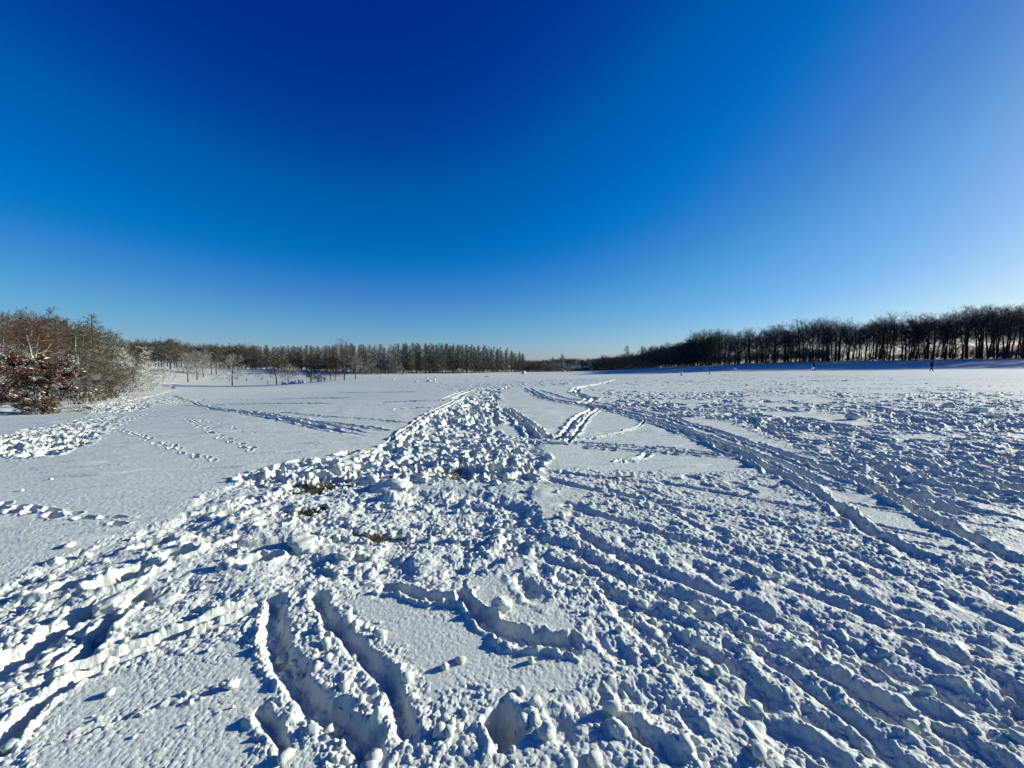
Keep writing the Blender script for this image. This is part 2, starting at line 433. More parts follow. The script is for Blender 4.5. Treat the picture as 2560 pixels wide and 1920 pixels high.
# --- troughs, sledge tracks and footprints
def stroke(pts, wd, depth, berm, seed=0, rough=.6, world=False, bare=0.0, wob=.35, fade=True, smooth=1.0):
    P = np.array([p if world else gv(*p)[:2] for p in pts], float)
    # resample finely and wobble
    seg = np.hypot(*(P[1:] - P[:-1]).T); L = np.concatenate([[0], np.cumsum(seg)])
    n = max(3, int(L[-1] / max(.12, wd * 1.2)) + 2)
    q = np.linspace(0, L[-1], n)
    # smooth the corners
    Q = np.stack([np.interp(q, L, P[:, 0]), np.interp(q, L, P[:, 1])], 1)
    for _ in range(3):
        if n > 4: Q[1:-1] = .25 * Q[:-2] + .5 * Q[1:-1] + .25 * Q[2:]
    Q[1:-1] += wob * wd * np.stack([vnoise(q[1:-1] / .5, q[1:-1] * 0 + seed, seed), vnoise(q[1:-1] / .5, q[1:-1] * 0 + seed + 9, seed + 1)], 1)
    reach = wd * 2.6
    w_ = win(Q[:, 0].min() - reach, Q[:, 0].max() + reach, Q[:, 1].min() - reach, Q[:, 1].max() + reach)
    if w_ is None: return
    Dm = np.full((w_[0].stop - w_[0].start, w_[1].stop - w_[1].start), 1e9, np.float32)
    Am = np.zeros_like(Dm)
    for i in range(n - 1):
        (x1, y1), (x2, y2) = Q[i], Q[i + 1]
        s_ = win(min(x1, x2) - reach, max(x1, x2) + reach, min(y1, y2) - reach, max(y1, y2) + reach)
        if s_ is None: continue
        X = Xg[s_]; Y = Yg[s_]
        ex, ey = x2 - x1, y2 - y1
        tt = np.clip(((X - x1) * ex + (Y - y1) * ey) / (ex * ex + ey * ey + 1e-12), 0, 1)
        d = np.hypot(X - x1 - tt * ex, Y - y1 - tt * ey)
        r0 = s_[0].start - w_[0].start; c0 = s_[1].start - w_[1].start
        if r0 < 0 or c0 < 0: continue
        sub = (slice(r0, r0 + d.shape[0]), slice(c0, c0 + d.shape[1]))
        if Dm[sub].shape != d.shape: continue
        better = d < Dm[sub]
        Dm[sub] = np.where(better, d, Dm[sub]); Am[sub] = np.where(better, (i + tt) / (n - 1), Am[sub])
    X = Xg[w_]; Y = Yg[w_]
    Dm = Dm * (1 + smooth * .28 * vnoise(X / (wd * 1.1), Y / (wd * 1.1), seed + 3) + .30 * vnoise(X / (wd * 3.3), Y / (wd * 3.3), seed + 13)) + (.11 if wd > .05 else .03) * wd * fbm(X / (wd * .4), Y / (wd * .4), 2, seed + 8)
    end = sstep(0, .06, Am) * sstep(0, .06, 1 - Am) if fade else 1.0
    k = .75 + .35 * vnoise(X / (wd * 3), Y / (wd * 3), seed + 4)
    hole = sstep(1.12, .25, Dm / wd)
    dp = depth * hole * end
    hb = np.exp(-((Dm / wd - 1.35) / .38) ** 2) * end * k
    floor_ = -depth * (.9 + .15 * vnoise(X / (wd * .8), Y / (wd * .8), seed + 6))
    Hs = H[w_]
    tgt = np.minimum(Hs, Hs * .25 + floor_)
    H[w_] = Hs + (tgt - Hs) * hole * end + berm * hb
    RS = ROUGH[w_]
    ROUGH[w_] = np.maximum(np.maximum(RS * (1 - .6 * hole * end), .26 * hole * end), rough * np.clip(hb, 0, 1))
    if bare > 0:
        BARE[w_] = np.maximum(BARE[w_], bare * sstep(.5, .2, Dm / wd) * sstep(.25, .6, vnoise(X / .13, Y / .13, seed + 2)) * .8)

def foot(x, y, a, ln=.15, wd=.06, depth=.07, berm=.02, seed=0):
    w_ = win(x - ln * 1.8, x + ln * 1.8, y - ln * 1.8, y + ln * 1.8)
    if w_ is None: return
    X = Xg[w_] - x; Y = Yg[w_] - y
    c, s_ = math.cos(a), math.sin(a)
    q = np.hypot((X * c + Y * s_) / ln, (-X * s_ + Y * c) / wd)
    q = q * (1 + .2 * vnoise((X + x) / .05, (Y + y) / .05, seed))
    H[w_] += (-depth * sstep(1.05, .6, q) + berm * np.exp(-((q - 1.3) / .25) ** 2)).astype(np.float32)

rng = random.Random(5)
def in_mask(m, x, y):
    r = min(NR - 1, np.searchsorted(rows, y)); c = min(NC - 1, np.searchsorted(T, x / (max(rows[r], 1) + .4)))
    return m[r, c]

def scatter_feet(mask, n, y0, y1, xf, size, depth, seed, ang=None):
    rg = random.Random(seed); k = 0; tries = 0
    while k < n and tries < n * 40:
        tries += 1
        y = math.exp(rg.uniform(math.log(y0), math.log(y1))); x = rg.uniform(*xf) * (y + .4)
        if in_mask(mask, x, y) < .5: continue
        a = rg.uniform(0, 6.3) if ang is None else rg.gauss(ang, .45)
        s_ = size * rg.uniform(.7, 1.25)
        foot(x, y, a, s_, s_ * rg.uniform(.45, .7), depth * rg.uniform(.6, 1.2), depth * .28, k)
        k += 1

# far sledge lines and trails across open snow
def trail(pts, n_par, gap, wd, depth, berm, seed, rough=.3):
    P = np.array([gv(*p)[:2] for p in pts])
    for j in range(n_par):
        off = (j - (n_par - 1) / 2) * gap
        Q = P.copy()
        tn = np.gradient(P, axis=0); tn /= np.hypot(tn[:, 0], tn[:, 1])[:, None] + 1e-9
        Q[:, 0] += -tn[:, 1] * off; Q[:, 1] += tn[:, 0] * off
        stroke(Q, wd * (1 + .2 * ((seed + j) % 3 - 1)), depth, berm, seed + j * 7, rough, world=True, wob=.5)

trail([(372, 852), (420, 870), (470, 884), (560, 893), (640, 908), (720, 925), (838, 948)], 2, .30, .085, .07, .03, 101)
trail([(520, 893), (600, 903), (700, 912), (850, 930)], 1, .3, .08, .06, .03, 108)
trail([(600, 890), (700, 899), (800, 905), (880, 915)], 1, .3, .05, .03, .02, 109)
trail([(1135, 838), (1170, 858), (1215, 868), (1290, 876), (1360, 893), (1440, 918), (1530, 950), (1620, 985), (1720, 1030), (1830, 1085)], 2, .34, .10, .07, .035, 111, .5)
trail([(1150, 843), (1200, 860), (1300, 874), (1400, 897), (1500, 928), (1640, 978), (1780, 1040), (1960, 1140), (2230, 1290)], 2, .75, .075, .06, .04, 115, .55)
trail([(1335, 818), (1290, 830), (1247, 838), (1240, 848), (1262, 856), (1280, 861), (1255, 870), (1240, 875)], 2, .3, .12, .09, .04, 121)
trail([(1262, 872), (1290, 881), (1268, 893), (1247, 915), (1230, 938), (1205, 962)], 2, .27, .075, .085, .035, 131, .3)
trail([(1394, 907), (1380, 922), (1340, 935), (1290, 945), (1250, 950)], 1, .2, .05, .06, .025, 141)
trail([(1400, 880), (1440, 890), (1540, 902), (1600, 905)], 1, .2, .09, .08, .04, 145)
trail([(1230, 955), (1330, 962), (1450, 968), (1580, 985)], 1, .3, .06, .05, .03, 147)
trail([(1250, 965), (1300, 968), (1420, 975), (1620, 990)], 1, .3, .045, .04, .03, 149)
trail([(1330, 1000), (1380, 990), (1400, 980)], 1, .3, .055, .07, .03, 151)
trail([(1090, 880), (1130, 910), (1160, 935), (1170, 950)], 2, .22, .09, .09, .05, 155, .5)
trail([(968, 862), (1010, 845), (1060, 838)], 2, .5, .1, .06, .03, 161)
trail([(1000, 860), (940, 890), (880, 935), (850, 960)], 2, .3, .07, .06, .04, 165)
trail([(150, 885), (260, 868), (345, 852), (420, 838), (520, 830)], 2, .4, .12, .07, .04, 171)
for (y_, x0_, x1_, sd) in [(872, 380, 720, 1), (860, 420, 760, 2), (846, 560, 900, 3), (835, 640, 980, 4), (866, 820, 960, 5), (880, 850, 940, 6), (853, 1400, 1700, 7), (845, 1380, 1800, 8), (838, 1500, 2100, 9), (828, 1600, 2212, 10), (818, 1650, 2212, 11), (822, 1400, 1900, 12), (850, 1900, 2212, 13), (835, 1900, 2212, 14)]:
    trail([(x0_, y_ + 4), ((x0_ + x1_) / 2, y_ + 1), (x1_, y_)], 1, .3, .12, .09, .05, 200 + sd, .5)

rg = random.Random(55)
for i in range(34):
    x0 = rg.uniform(1280, 2150); y0 = rg.uniform(812, 862); L_ = rg.uniform(120, 420); dy = rg.uniform(-5, 5)
    trail([(x0, y0), (x0 + L_ * .5, y0 + dy * .5 + rg.uniform(-1, 1)), (x0 + L_, y0 + dy)], 1, .3, rg.uniform(.08, .14), rg.uniform(.04, .08), .03, 900 + i * 3, .25)

# rows of prints on the untouched left side
def prints(pts, step, ln, wd, depth, seed, side=.05):
    P = np.array([gv(*p)[:2] for p in pts]); seg = np.hypot(*(P[1:] - P[:-1]).T); L = np.concatenate([[0], np.cumsum(seg)])
    q = 0; k = 0; rg = random.Random(seed)
    while q < L[-1]:
        x = np.interp(q, L, P[:, 0]); y = np.interp(q, L, P[:, 1]); x2 = np.interp(min(L[-1], q + .1), L, P[:, 0]); y2 = np.interp(min(L[-1], q + .1), L, P[:, 1])
        a = math.atan2(y2 - y, x2 - x) if q + .1 < L[-1] else a
        s_ = side * (1 if k % 2 else -1)
        foot(x - math.sin(a) * s_, y + math.cos(a) * s_, a + rg.uniform(-.35, .35), ln * rg.uniform(.7, 1.5), wd * rg.uniform(.7, 1.2), depth * rg.uniform(.5, 1.3), depth * .2, seed + k)
        q += step * rg.choice((.55, 1.0, 1.0, 1.5)) * rg.uniform(.75, 1.25); k += 1
prints([(270, 928), (310, 945), (370, 965), (420, 985), (500, 997)], .34, .10, .045, .045, 301)
prints([(405, 905), (440, 925), (480, 945), (550, 972)], .36, .11, .045, .05, 305)
prints([(-30, 1088), (60, 1103), (130, 1112), (200, 1116), (260, 1128), (320, 1128)], .26, .10, .045, .045, 311)
prints([(300, 905), (380, 900), (470, 915), (560, 940)], .5, .09, .04, .03, 315)
prints([(60, 985), (220, 935), (330, 890), (420, 862)], .5, .14, .07, .06, 321, .1)

scatter_feet(W_main, 420, 5.2, 14, (-1.2, .3), .15, .06, 401)
scatter_feet(W_main, 900, 10, 60, (-.6, .2), .24, .075, 402)
scatter_feet(W_right, 520, 4.0, 11, (.25, 1.42), .18, .045, 403, -.8)
scatter_feet(W_right, 900, 9, 40, (.05, 1.42), .26, .065, 404)
scatter_feet(W_left, 700, 7, 30, (-1.45, -.6), .18, .045, 405)
scatter_feet(W_left, 900, 24, 95, (-1.3, -.6), .34, .08, 407)
scatter_feet(W_low, 110, 1.6, 6, (-.1, 1.42), .13, .022, 406, -.9)

# lower right: drag marks running down towards the viewer
lows = [([(1165, 1018), (1300, 1032), (1450, 1046), (1620, 1075), (1760, 1102)], .07, .08), ([(1175, 1035), (1300, 1062), (1450, 1090), (1600, 1110), (1800, 1135), (1960, 1150)], .07, .09),
        ([(1200, 1085), (1320, 1120), (1440, 1160), (1600, 1195), (1780, 1262), (1990, 1340), (2230, 1430)], .075, .10),
        ([(1240, 1150), (1330, 1195), (1440, 1245), (1620, 1305), (1800, 1385), (2000, 1480), (2230, 1590)], .08, .11),
        ([(1195, 1165), (1290, 1220), (1400, 1270), (1540, 1335), (1700, 1410), (1900, 1520), (2120, 1659), (2200, 1720)], .07, .10),
        ([(1480, 1180), (1620, 1235), (1800, 1300), (2000, 1385), (2230, 1500)], .06, .09), ([(1560, 1290), (1700, 1350), (1830, 1420), (1960, 1500)], .06, .10),
        ([(1330, 1290), (1430, 1350), (1560, 1430), (1640, 1470)], .055, .08), ([(1640, 1120), (1800, 1180), (2000, 1270), (2230, 1370)], .06, .08),
        ([(1290, 1250), (1330, 1310), (1400, 1380), (1470, 1450)], .06, .08), ([(1640, 1560), (1740, 1600), (1850, 1659), (1900, 1720)], .06, .09),
        ([(1800, 1100), (1900, 1160), (2050, 1230), (2230, 1320)], .07, .09), ([(1720, 1530), (1860, 1600), (1980, 1680)], .05, .08), ([(2000, 1560), (2120, 1620), (2230, 1700)], .05, .09),
        ([(1240, 1540), (1300, 1500), (1380, 1500)], .05, .06)]
for i, (p, w_, d_) in enumerate(lows):
    stroke(p, w_ * 1.0, d_ * .38, .007, 500 + i * 11, .30, wob=.25, smooth=.3)
rg = random.Random(77)
for i in range(46):
    y = rg.uniform(2.2, 7.4); x = rg.uniform(.05 if y > 2.8 else .25, 1.2) * y
    if in_mask(W_low, x, y) < .5: continue
    a = math.atan2(-.82, .57) + rg.gauss(0, .22 if i % 4 else .9) + .10 * (x - 1.5); L_ = rg.uniform(.5, 2.6); b = a + rg.gauss(0, .10)
    x2 = x + math.cos(a) * L_ * .5; y2 = y + math.sin(a) * L_ * .5
    stroke([(x, y), (x2, y2), (x2 + math.cos(b) * L_ * .5, y2 + math.sin(b) * L_ * .5)], rg.uniform(.03, .055), rg.uniform(.014, .030), .005, 700 + i * 5, .28, world=True, wob=.22, smooth=.4)

# bottom centre and left
stroke([(585, 1285), (600, 1335), (615, 1400), (650, 1470), (705, 1545), (770, 1620), (800, 1665)], .066, .062, .018, 601, .5, bare=.6, smooth=1.0, wob=.8)
stroke([(690, 1275), (690, 1320), (740, 1375), (820, 1430), (865, 1490), (882, 1560), (895, 1610)], .050, .054, .016, 611, .5, bare=.4, smooth=1.0, wob=.9)
stroke([(575, 1290), (430, 1345), (290, 1398), (150, 1447), (20, 1500)], .035, .055, .03, 621, .4)
stroke([(560, 1318), (440, 1362), (330, 1402), (200, 1450), (90, 1500), (30, 1560), (0, 1640)], .035, .06, .03, 631, .4)
stroke([(-30, 1460), (60, 1395), (150, 1335), (240, 1300), (330, 1270)], .07, .09, .03, 641, .6)
stroke([(160, 1430), (190, 1380), (260, 1320)], .05, .07, .03, 645, .6)
stroke([(820, 1270), (900, 1288), (960, 1300), (1010, 1300)], .045, .03, .02, 651, .55, wob=.8)
stroke([(990, 1270), (1040, 1330), (1080, 1360), (1160, 1390), (1270, 1412)], .055, .036, .025, 655, .6, bare=.5, smooth=.9, wob=.9)
stroke([(560, 1530), (600, 1590), (620, 1620)], .03, .04, .02, 661, .3)
stroke([(130, 1600), (250, 1555), (420, 1500), (520, 1480)], .02, .015, .012, 663, .2)
stroke([(1055, 1540), (1090, 1575), (1110, 1600)], .07, .12, .03, 671, .5)
stroke([(1330, 1560), (1400, 1600), (1480, 1659)], .04, .03, .02, 675, .6)
stroke([(420, 1110), (520, 1095), (620, 1060)], .06, .07, .04, 681, .8)
stroke([(500, 1180), (600, 1170), (690, 1150)], .07, .08, .04, 685, .8)
for (x_, y_, a_) in [(500, 1110, .4), (540, 1090, .4), (590, 1130, .5), (440, 1175, .5), (380, 1200, .5), (300, 1235, .6), (250, 1260, .6), (700, 1030, .4), (640, 1050, .4), (560, 1210, .5), (330, 1180, .5), (150, 1270, .6)]:
    p = gv(x_, y_); foot(p[0], p[1], a_, .14, .075, .09, .03, int(x_))

# grass showing through where the snow was rolled up
for (x_, y_, rx, ry, k) in [(690, 1047, .34, .20, 1.15), (655, 1100, .24, .10, 1.25), (815, 1150, .24, .09, 1.1), (760, 1165, .25, .10, .8), (905, 1003, .34, .2, 1.0), (985, 1020, .34, .28, 1.0), (735, 1035, .3, .16, .9), (840, 1020, .3, .12, .6), (1180, 945, .5, .22, .9), (330, 1290, .05, .06, .8), (700, 1130, .2, .1, .6), (560, 1075, .2, .1, .5)]:
    p = gv(x_, y_)
    w_ = win(p[0] - 2 * rx, p[0] + 2 * rx, p[1] - 2 * ry, p[1] + 2 * ry)
    q = np.hypot((Xg[w_] - p[0] + .5 * rx * vnoise(Xg[w_] / rx * 1.3, Yg[w_] / ry * 1.3, 29)) / rx, (Yg[w_] - p[1] + .6 * ry * vnoise(Xg[w_] / rx * 1.3 + 7, Yg[w_] / ry * 1.3, 39)) / ry) * (1 + .45 * vnoise(Xg[w_] / .1, Yg[w_] / .1, 9) + .45 * vnoise(Xg[w_] / .035, Yg[w_] / .035, 19))
    m_ = sstep(1.25, .6, q)
    BARE[w_] = np.maximum(BARE[w_], (k * m_ * .58).astype(np.float32))
    H[w_] = H[w_] * (1 - .8 * m_) - .045 * m_
    ROUGH[w_] *= (1 - .72 * m_)

# the drag marks have slumped: round their crests off
def blur(A, n, ax):
    C = np.cumsum(np.concatenate([np.repeat(np.take(A, [0], ax), n + 1, ax), A, np.repeat(np.take(A, [-1], ax), n, ax)], ax).astype(np.float64), ax)
    k = 2 * n + 1; m = A.shape[ax]
    return ((np.take(C, np.arange(k, k + m), ax) - np.take(C, np.arange(0, m), ax)) / k).astype(np.float32)
r_end = np.searchsorted(rows, 9.0)
for rad in (3, 2):
    S_ = blur(blur(H[:r_end], rad, 0), rad, 1)
    k_ = np.maximum(.9 * W_low, .8 * W_fore)[:r_end] * (1 - .75 * sstep(2.4, 4.5, Yg[:r_end])) * (1 - sstep(6, 9, Yg[:r_end])) * sstep(1.0, 1.3, Yg[:r_end])
    H[:r_end] = H[:r_end] * (1 - k_) + S_ * k_

# --- broken snow: heaps of half balls at every size the mesh can carry
ROUGH *= np.clip(.85 + 1.25 * fbm(Xg / .75, Yg / .75, 2, 95) + .5 * fbm(Xg / 3, Yg / 3, 2, 96), .18, 1.5).astype(np.float32)
RG = np.clip(ROUGH, 0, 1)
BIG = np.clip(W_main + .45 * W_right + .7 * W_left * sstep(6, 14, Yg) + (strip > .2) + W_far + .35 * W_fore, .12, 1).astype(np.float32)
far_boost = 1 + .35 * sstep(7, 22, Yg)
def heap(cell, amp, seed, r0, r1, prob, thr=.04, ymin=0, ymax=1e9, gate=1.0, pw=1.0):
    mk = (RG > thr) & inn & (SPC < cell * .45) & (Yg > ymin) & (Yg < ymax) & (Yg > .95)
    def f(x, y, idx):
        r = RG.ravel()[idx] ** pw * (BIG.ravel()[idx] if cell > .2 else BIG.ravel()[idx] ** .35 if cell > .1 else 1 - .42 * W_main.ravel()[idx])
        wx = x + .25 * cell * vnoise(x / (cell * .8), y / (cell * .8), seed + 50)
        wy = y + .25 * cell * vnoise(x / (cell * .8) + 31, y / (cell * .8), seed + 51)
        return amp * r * domes(wx, wy, cell, seed, r0, r1, prob) * far_boost.ravel()[idx]
    on(mk, f)
mk = (RG > .03) & inn & (Yg > .9)
on(mk, lambda x, y, i: RG.ravel()[i] * BIG.ravel()[i] * far_boost.ravel()[i] * (.085 * fbm(x / .8, y / .8, 3, 801) + .03 * fbm(x / .16, y / .16, 2, 802)))
H -= (.05 * BIG * np.minimum(1, RG * 2)).astype(np.float32)
heap(1.1, .13, 811, .18, .5, .5, .12, 9)
heap(.62, .26, 821, .2, .65, .45, .12, 2.2)
heap(.27, .52, 831, .2, .78, .42, .2)
heap(.11, .55, 841, .2, .8, .42, .08, pw=.75)
heap(.055, .80, 851, .25, .8, .75, .05, pw=.55)
heap(.026, .95, 861, .3, .85, .8, .03, 0, 7, pw=.45)
# coarse crystals on everything close by
mk = inn & (Yg < 5.5) & (Yg > .95)
on(mk, lambda x, y, i: .0042 * domes(x, y, .019, 871, .4, .95, .85) / .012 * (.55 + .5 * fbm(x / .2, y / .2, 2, 877)) * (1 - sstep(3.4, 5.5, y)))
mk = inn & (Yg < 12) & (Yg > 2.5)
on(mk, lambda x, y, i: .002 * vnoise(x / .035, y / .035, 881) * (1 - sstep(7, 12, y)) * sstep(2.5, 4, y))
mk = inn & (Yg > 5) & (Yg < 60)
on(mk, lambda x, y, i: .002 * vnoise(x / .11, y / .11, 882) * (1 - sstep(30, 60, y)) * sstep(5, 9, y))
BARE *= np.where(H < -.02, 1, .2)
Bz = base_z(Xg[:, ::8], Yg[:, ::8])
ii = np.arange(NC); kk = np.minimum(ii // 8, Bz.shape[1] - 2); xa = np.take_along_axis(Xg[:, ::8], np.broadcast_to(kk[None], (NR, NC)), 1); xb = np.take_along_axis(Xg[:, ::8], np.broadcast_to(kk[None] + 1, (NR, NC)), 1)
za = np.take_along_axis(Bz, np.broadcast_to(kk[None], (NR, NC)), 1); zb = np.take_along_axis(Bz, np.broadcast_to(kk[None] + 1, (NR, NC)), 1)
Zb = za + (zb - za) * (Xg - xa) / (xb - xa + 1e-9)
Zg = Zb + H
V = np.stack([Xg, Yg, Zg], 2).reshape(-1, 3)
idx = np.arange(NR * NC).reshape(NR, NC)
Fq = np.stack([idx[:-1, :-1], idx[:-1, 1:], idx[1:, 1:], idx[1:, :-1]], 2).reshape(-1, 4)
me = mesh_np('snow_field', V, Fq, smooth=True)
at = me.attributes.new('bare', 'FLOAT', 'POINT')
at.data.foreach_set('value', BARE.ravel().astype(np.float32))
ground = link('snow_field', me, M['ground'])
tag(ground, kind='structure')

def hz(x, y):
    r = int(np.clip(np.searchsorted(rows, y) - 1, 0, NR - 2)); a = (y - rows[r]) / (rows[r + 1] - rows[r])
    zz = []
    for rr in (r, r + 1):
        c = int(np.clip(np.searchsorted(Xg[rr], x) - 1, 0, NC - 2)); b = (x - Xg[rr, c]) / (Xg[rr, c + 1] - Xg[rr, c] + 1e-9)
        zz.append(Zg[rr, c] * (1 - b) + Zg[rr, c + 1] * b)
    return float(zz[0] * (1 - a) + zz[1] * a)

# ------------------------------------------------------------------ loose snow
def ico(sub):
    bm = bmesh.new(); bmesh.ops.create_icosphere(bm, subdivisions=sub, radius=1)
    v = np.array([x.co[:] for x in bm.verts]); f = np.array([[q.index for q in p.verts] for p in bm.faces]); bm.free()
    return v, f
IV, IF = ico(2)
def rock(v, rs, amp, freq):
    o = rs.uniform(0, 99, 3)
    n = vnoise(v[:, 0] * freq + o[0] + v[:, 2] * 1.7, v[:, 1] * freq + o[1] - v[:, 2] * 1.3, 5) * amp + vnoise(v[:, 0] * freq * 2.3 + o[2] - v[:, 2], v[:, 1] * freq * 2.3 + v[:, 2] * 2, 6) * amp * .5
    return v * (1 + n)[:, None]

rs = np.random.RandomState(11)
protos = [rock(IV, rs, .38, 1.3) for _ in range(24)]
CLOD = np.maximum.reduce([.40 * W_main * (1 - .6 * sstep(5, 9, Yg)), .14 * W_right, .16 * W_low, .08 * W_left, .3 * W_fore, .7 * RG]) * (1 - .9 * np.maximum.reduce([P1, P2, P3])) + .025 * (Yg < 6)
CV, CF = [], []; off = 0
def add_clods(n, y0, y1, t0, t1, smin, smax, thr, seed):
    global off
    r_ = np.random.RandomState(seed)
    ys = np.exp(r_.uniform(math.log(y0), math.log(y1), n)); xs = r_.uniform(t0, t1, n) * (ys + .4)
    for x, y in zip(xs, ys):
        rr = in_mask(CLOD, x, y)
        if rr < thr or r_.rand() > rr: continue
        s_ = smin * (smax / smin) ** (r_.rand() ** 2.2)
        v = protos[r_.randint(24)] * (s_ * r_.uniform(.8, 1.25, 3) * np.array([1, 1, .8]))
        a = r_.uniform(0, 6.28); c, sn = math.cos(a), math.sin(a)
        v = v @ np.array([[c, sn, 0], [-sn, c, 0], [0, 0, 1]])
        CV.append(v + np.array([x, y, hz(x, y) + s_ * .35])); CF.append(IF + off); off += len(v)
add_clods(9000, 1.3, 8, -1.4, 1.4, .005, .034, .02, 1)
add_clods(3000, 5, 16, -1.3, .35, .010, .05, .12, 2)
add_clods(3600, 4, 11, .1, 1.42, .008, .034, .06, 3)
add_clods(1800, 9, 30, .1, 1.42, .014, .075, .06, 5)
add_clods(2600, 14, 90, -.8, 1.4, .03, .10, .1, 4)
me = mesh_np('snow_clods', np.concatenate(CV), np.concatenate(CF), smooth=True)
tag(link('snow_clods', me, M['snow']), 'loose clods of snow scattered over the trampled parts of the field', 'snow', kind='stuff')

# tufts of grass in the bare patches
gvv, gff = [], []; k = 0
r_ = np.random.RandomState(8)
cand = np.argwhere(BARE > .5)
cand = cand[r_.permutation(len(cand))[:2600]]
for (r, c) in cand:
    x, y, z = Xg[r, c], Yg[r, c], Zg[r, c]
    a = r_.uniform(0, 6.28); h = r_.uniform(.015, .05); l = r_.uniform(-.03, .03, 2); wd = .0035
    gvv += [(x - math.cos(a) * wd, y - math.sin(a) * wd, z - .01), (x + math.cos(a) * wd, y + math.sin(a) * wd, z - .01), (x + l[0], y + l[1], z + h)]
    gff.append((k, k + 1, k + 2)); k += 3
M['grass'] = plain_mat('winter_grass', (.07, .075, .028), .7, .4, 30)
if gff:
    tag(link('grass', mesh_np('grass', gvv, gff), M['grass']), 'flattened winter grass showing where the snow was scraped away', 'grass', kind='stuff')

# ------------------------------------------------------------------ trees
def tubes(brs, sides):
    """brs: list of (points k x 3, radii k) -> verts, quads"""
    groups = {}
    for p, r in brs: groups.setdefault(len(p), []).append((p, r))
    VV, FF = [], []; off = 0
    for k, lst in groups.items():
        P = np.array([a for a, _ in lst], float); Rr = np.array([b for _, b in lst], float)
        n = len(lst)
        tg = np.empty_like(P); tg[:, 1:-1] = P[:, 2:] - P[:, :-2]; tg[:, 0] = P[:, 1] - P[:, 0]; tg[:, -1] = P[:, -1] - P[:, -2]
        tg /= np.linalg.norm(tg, axis=2, keepdims=True) + 1e-9
        up = np.where(np.abs(tg[..., 2:3]) > .95, np.array([1., 0, 0]), np.array([0, 0, 1.]))
        a = np.cross(tg, up); a /= np.linalg.norm(a, axis=2, keepdims=True) + 1e-9
        b = np.cross(a, tg)
        ang = np.arange(sides) * 2 * math.pi / sides + math.pi / 2
        ring = P[:, :, None] + Rr[:, :, None, None] * (np.cos(ang)[None, None, :, None] * a[:, :, None] + np.sin(ang)[None, None, :, None] * b[:, :, None])
        VV.append(ring.reshape(-1, 3))
        base = off + np.arange(n)[:, None, None] * k * sides + np.arange(k - 1)[None, :, None] * sides
        i = np.arange(sides)[None, None]; j = (i + 1) % sides
        FF.append(np.stack([base + i, base + j, base + sides + j, base + sides + i], 3).reshape(-1, 4))
        off += n * k * sides
    return np.concatenate(VV), np.concatenate(FF)

def norm(v):
    l = math.sqrt(v[0] * v[0] + v[1] * v[1] + v[2] * v[2]) + 1e-9
    return (v[0] / l, v[1] / l, v[2] / l)

def tilt(d, ang, az):
    """direction at an angle to d"""
    x, y, z = d
    if abs(z) < .95: a = norm((-y, x, 0))
    else: a = (1.0, 0.0, 0.0)
    b = (y * a[2] - z * a[1], z * a[0] - x * a[2], x * a[1] - y * a[0])
    c, s_ = math.cos(ang), math.sin(ang); ca_, sa_ = math.cos(az), math.sin(az)
    return norm((x * c + s_ * (a[0] * ca_ + b[0] * sa_), y * c + s_ * (a[1] * ca_ + b[1] * sa_), z * c + s_ * (a[2] * ca_ + b[2] * sa_)))

def branch(rg, p, d, L, r, n, wob, lift):
    pts = [p]; rad = [r]; st = L / (n - 1)
    for i in range(1, n):
        d = norm((d[0] + rg.gauss(0, wob), d[1] + rg.gauss(0, wob), d[2] + rg.gauss(0, wob) + lift))
        p = (p[0] + d[0] * st, p[1] + d[1] * st, p[2] + d[2] * st)
        pts.append(p); rad.append(r * (1 - .8 * i / (n - 1)))
    return pts, rad, d

def at_frac(pts, t):
    q = t * (len(pts) - 1); i = min(int(q), len(pts) - 2); f = q - i
    a, b = pts[i], pts[i + 1]
    return (a[0] + (b[0] - a[0]) * f, a[1] + (b[1] - a[1]) * f, a[2] + (b[2] - a[2]) * f), norm((b[0] - a[0], b[1] - a[1], b[2] - a[2]))

def grow(rg, out, p, d, L, r, lvl, S):
    """S['lv'][lvl] = (children, length ratio, angle, wobble, lift, nodes)"""
    n, ratio, ang, wob, lift, nodes = S['lv'][lvl]
    pts, rad, _ = branch(rg, p, d, L, r, nodes, wob, lift)
    out.append((pts, rad))
    if lvl + 1 >= len(S['lv']): return
    for i in range(n):
        t = S.get('t0', .25) + (1 - S.get('t0', .25)) * (i + rg.random()) / n
        q, dd = at_frac(pts, t)
        grow(rg, out, q, tilt(dd, R(ang) * rg.uniform(.6, 1.3), rg.uniform(0, 6.283)), L * ratio * rg.uniform(.65, 1.2) * (1.15 - .5 * t), max(S['rmin'], r * .5 * (1 - .5 * t)), lvl + 1, S)

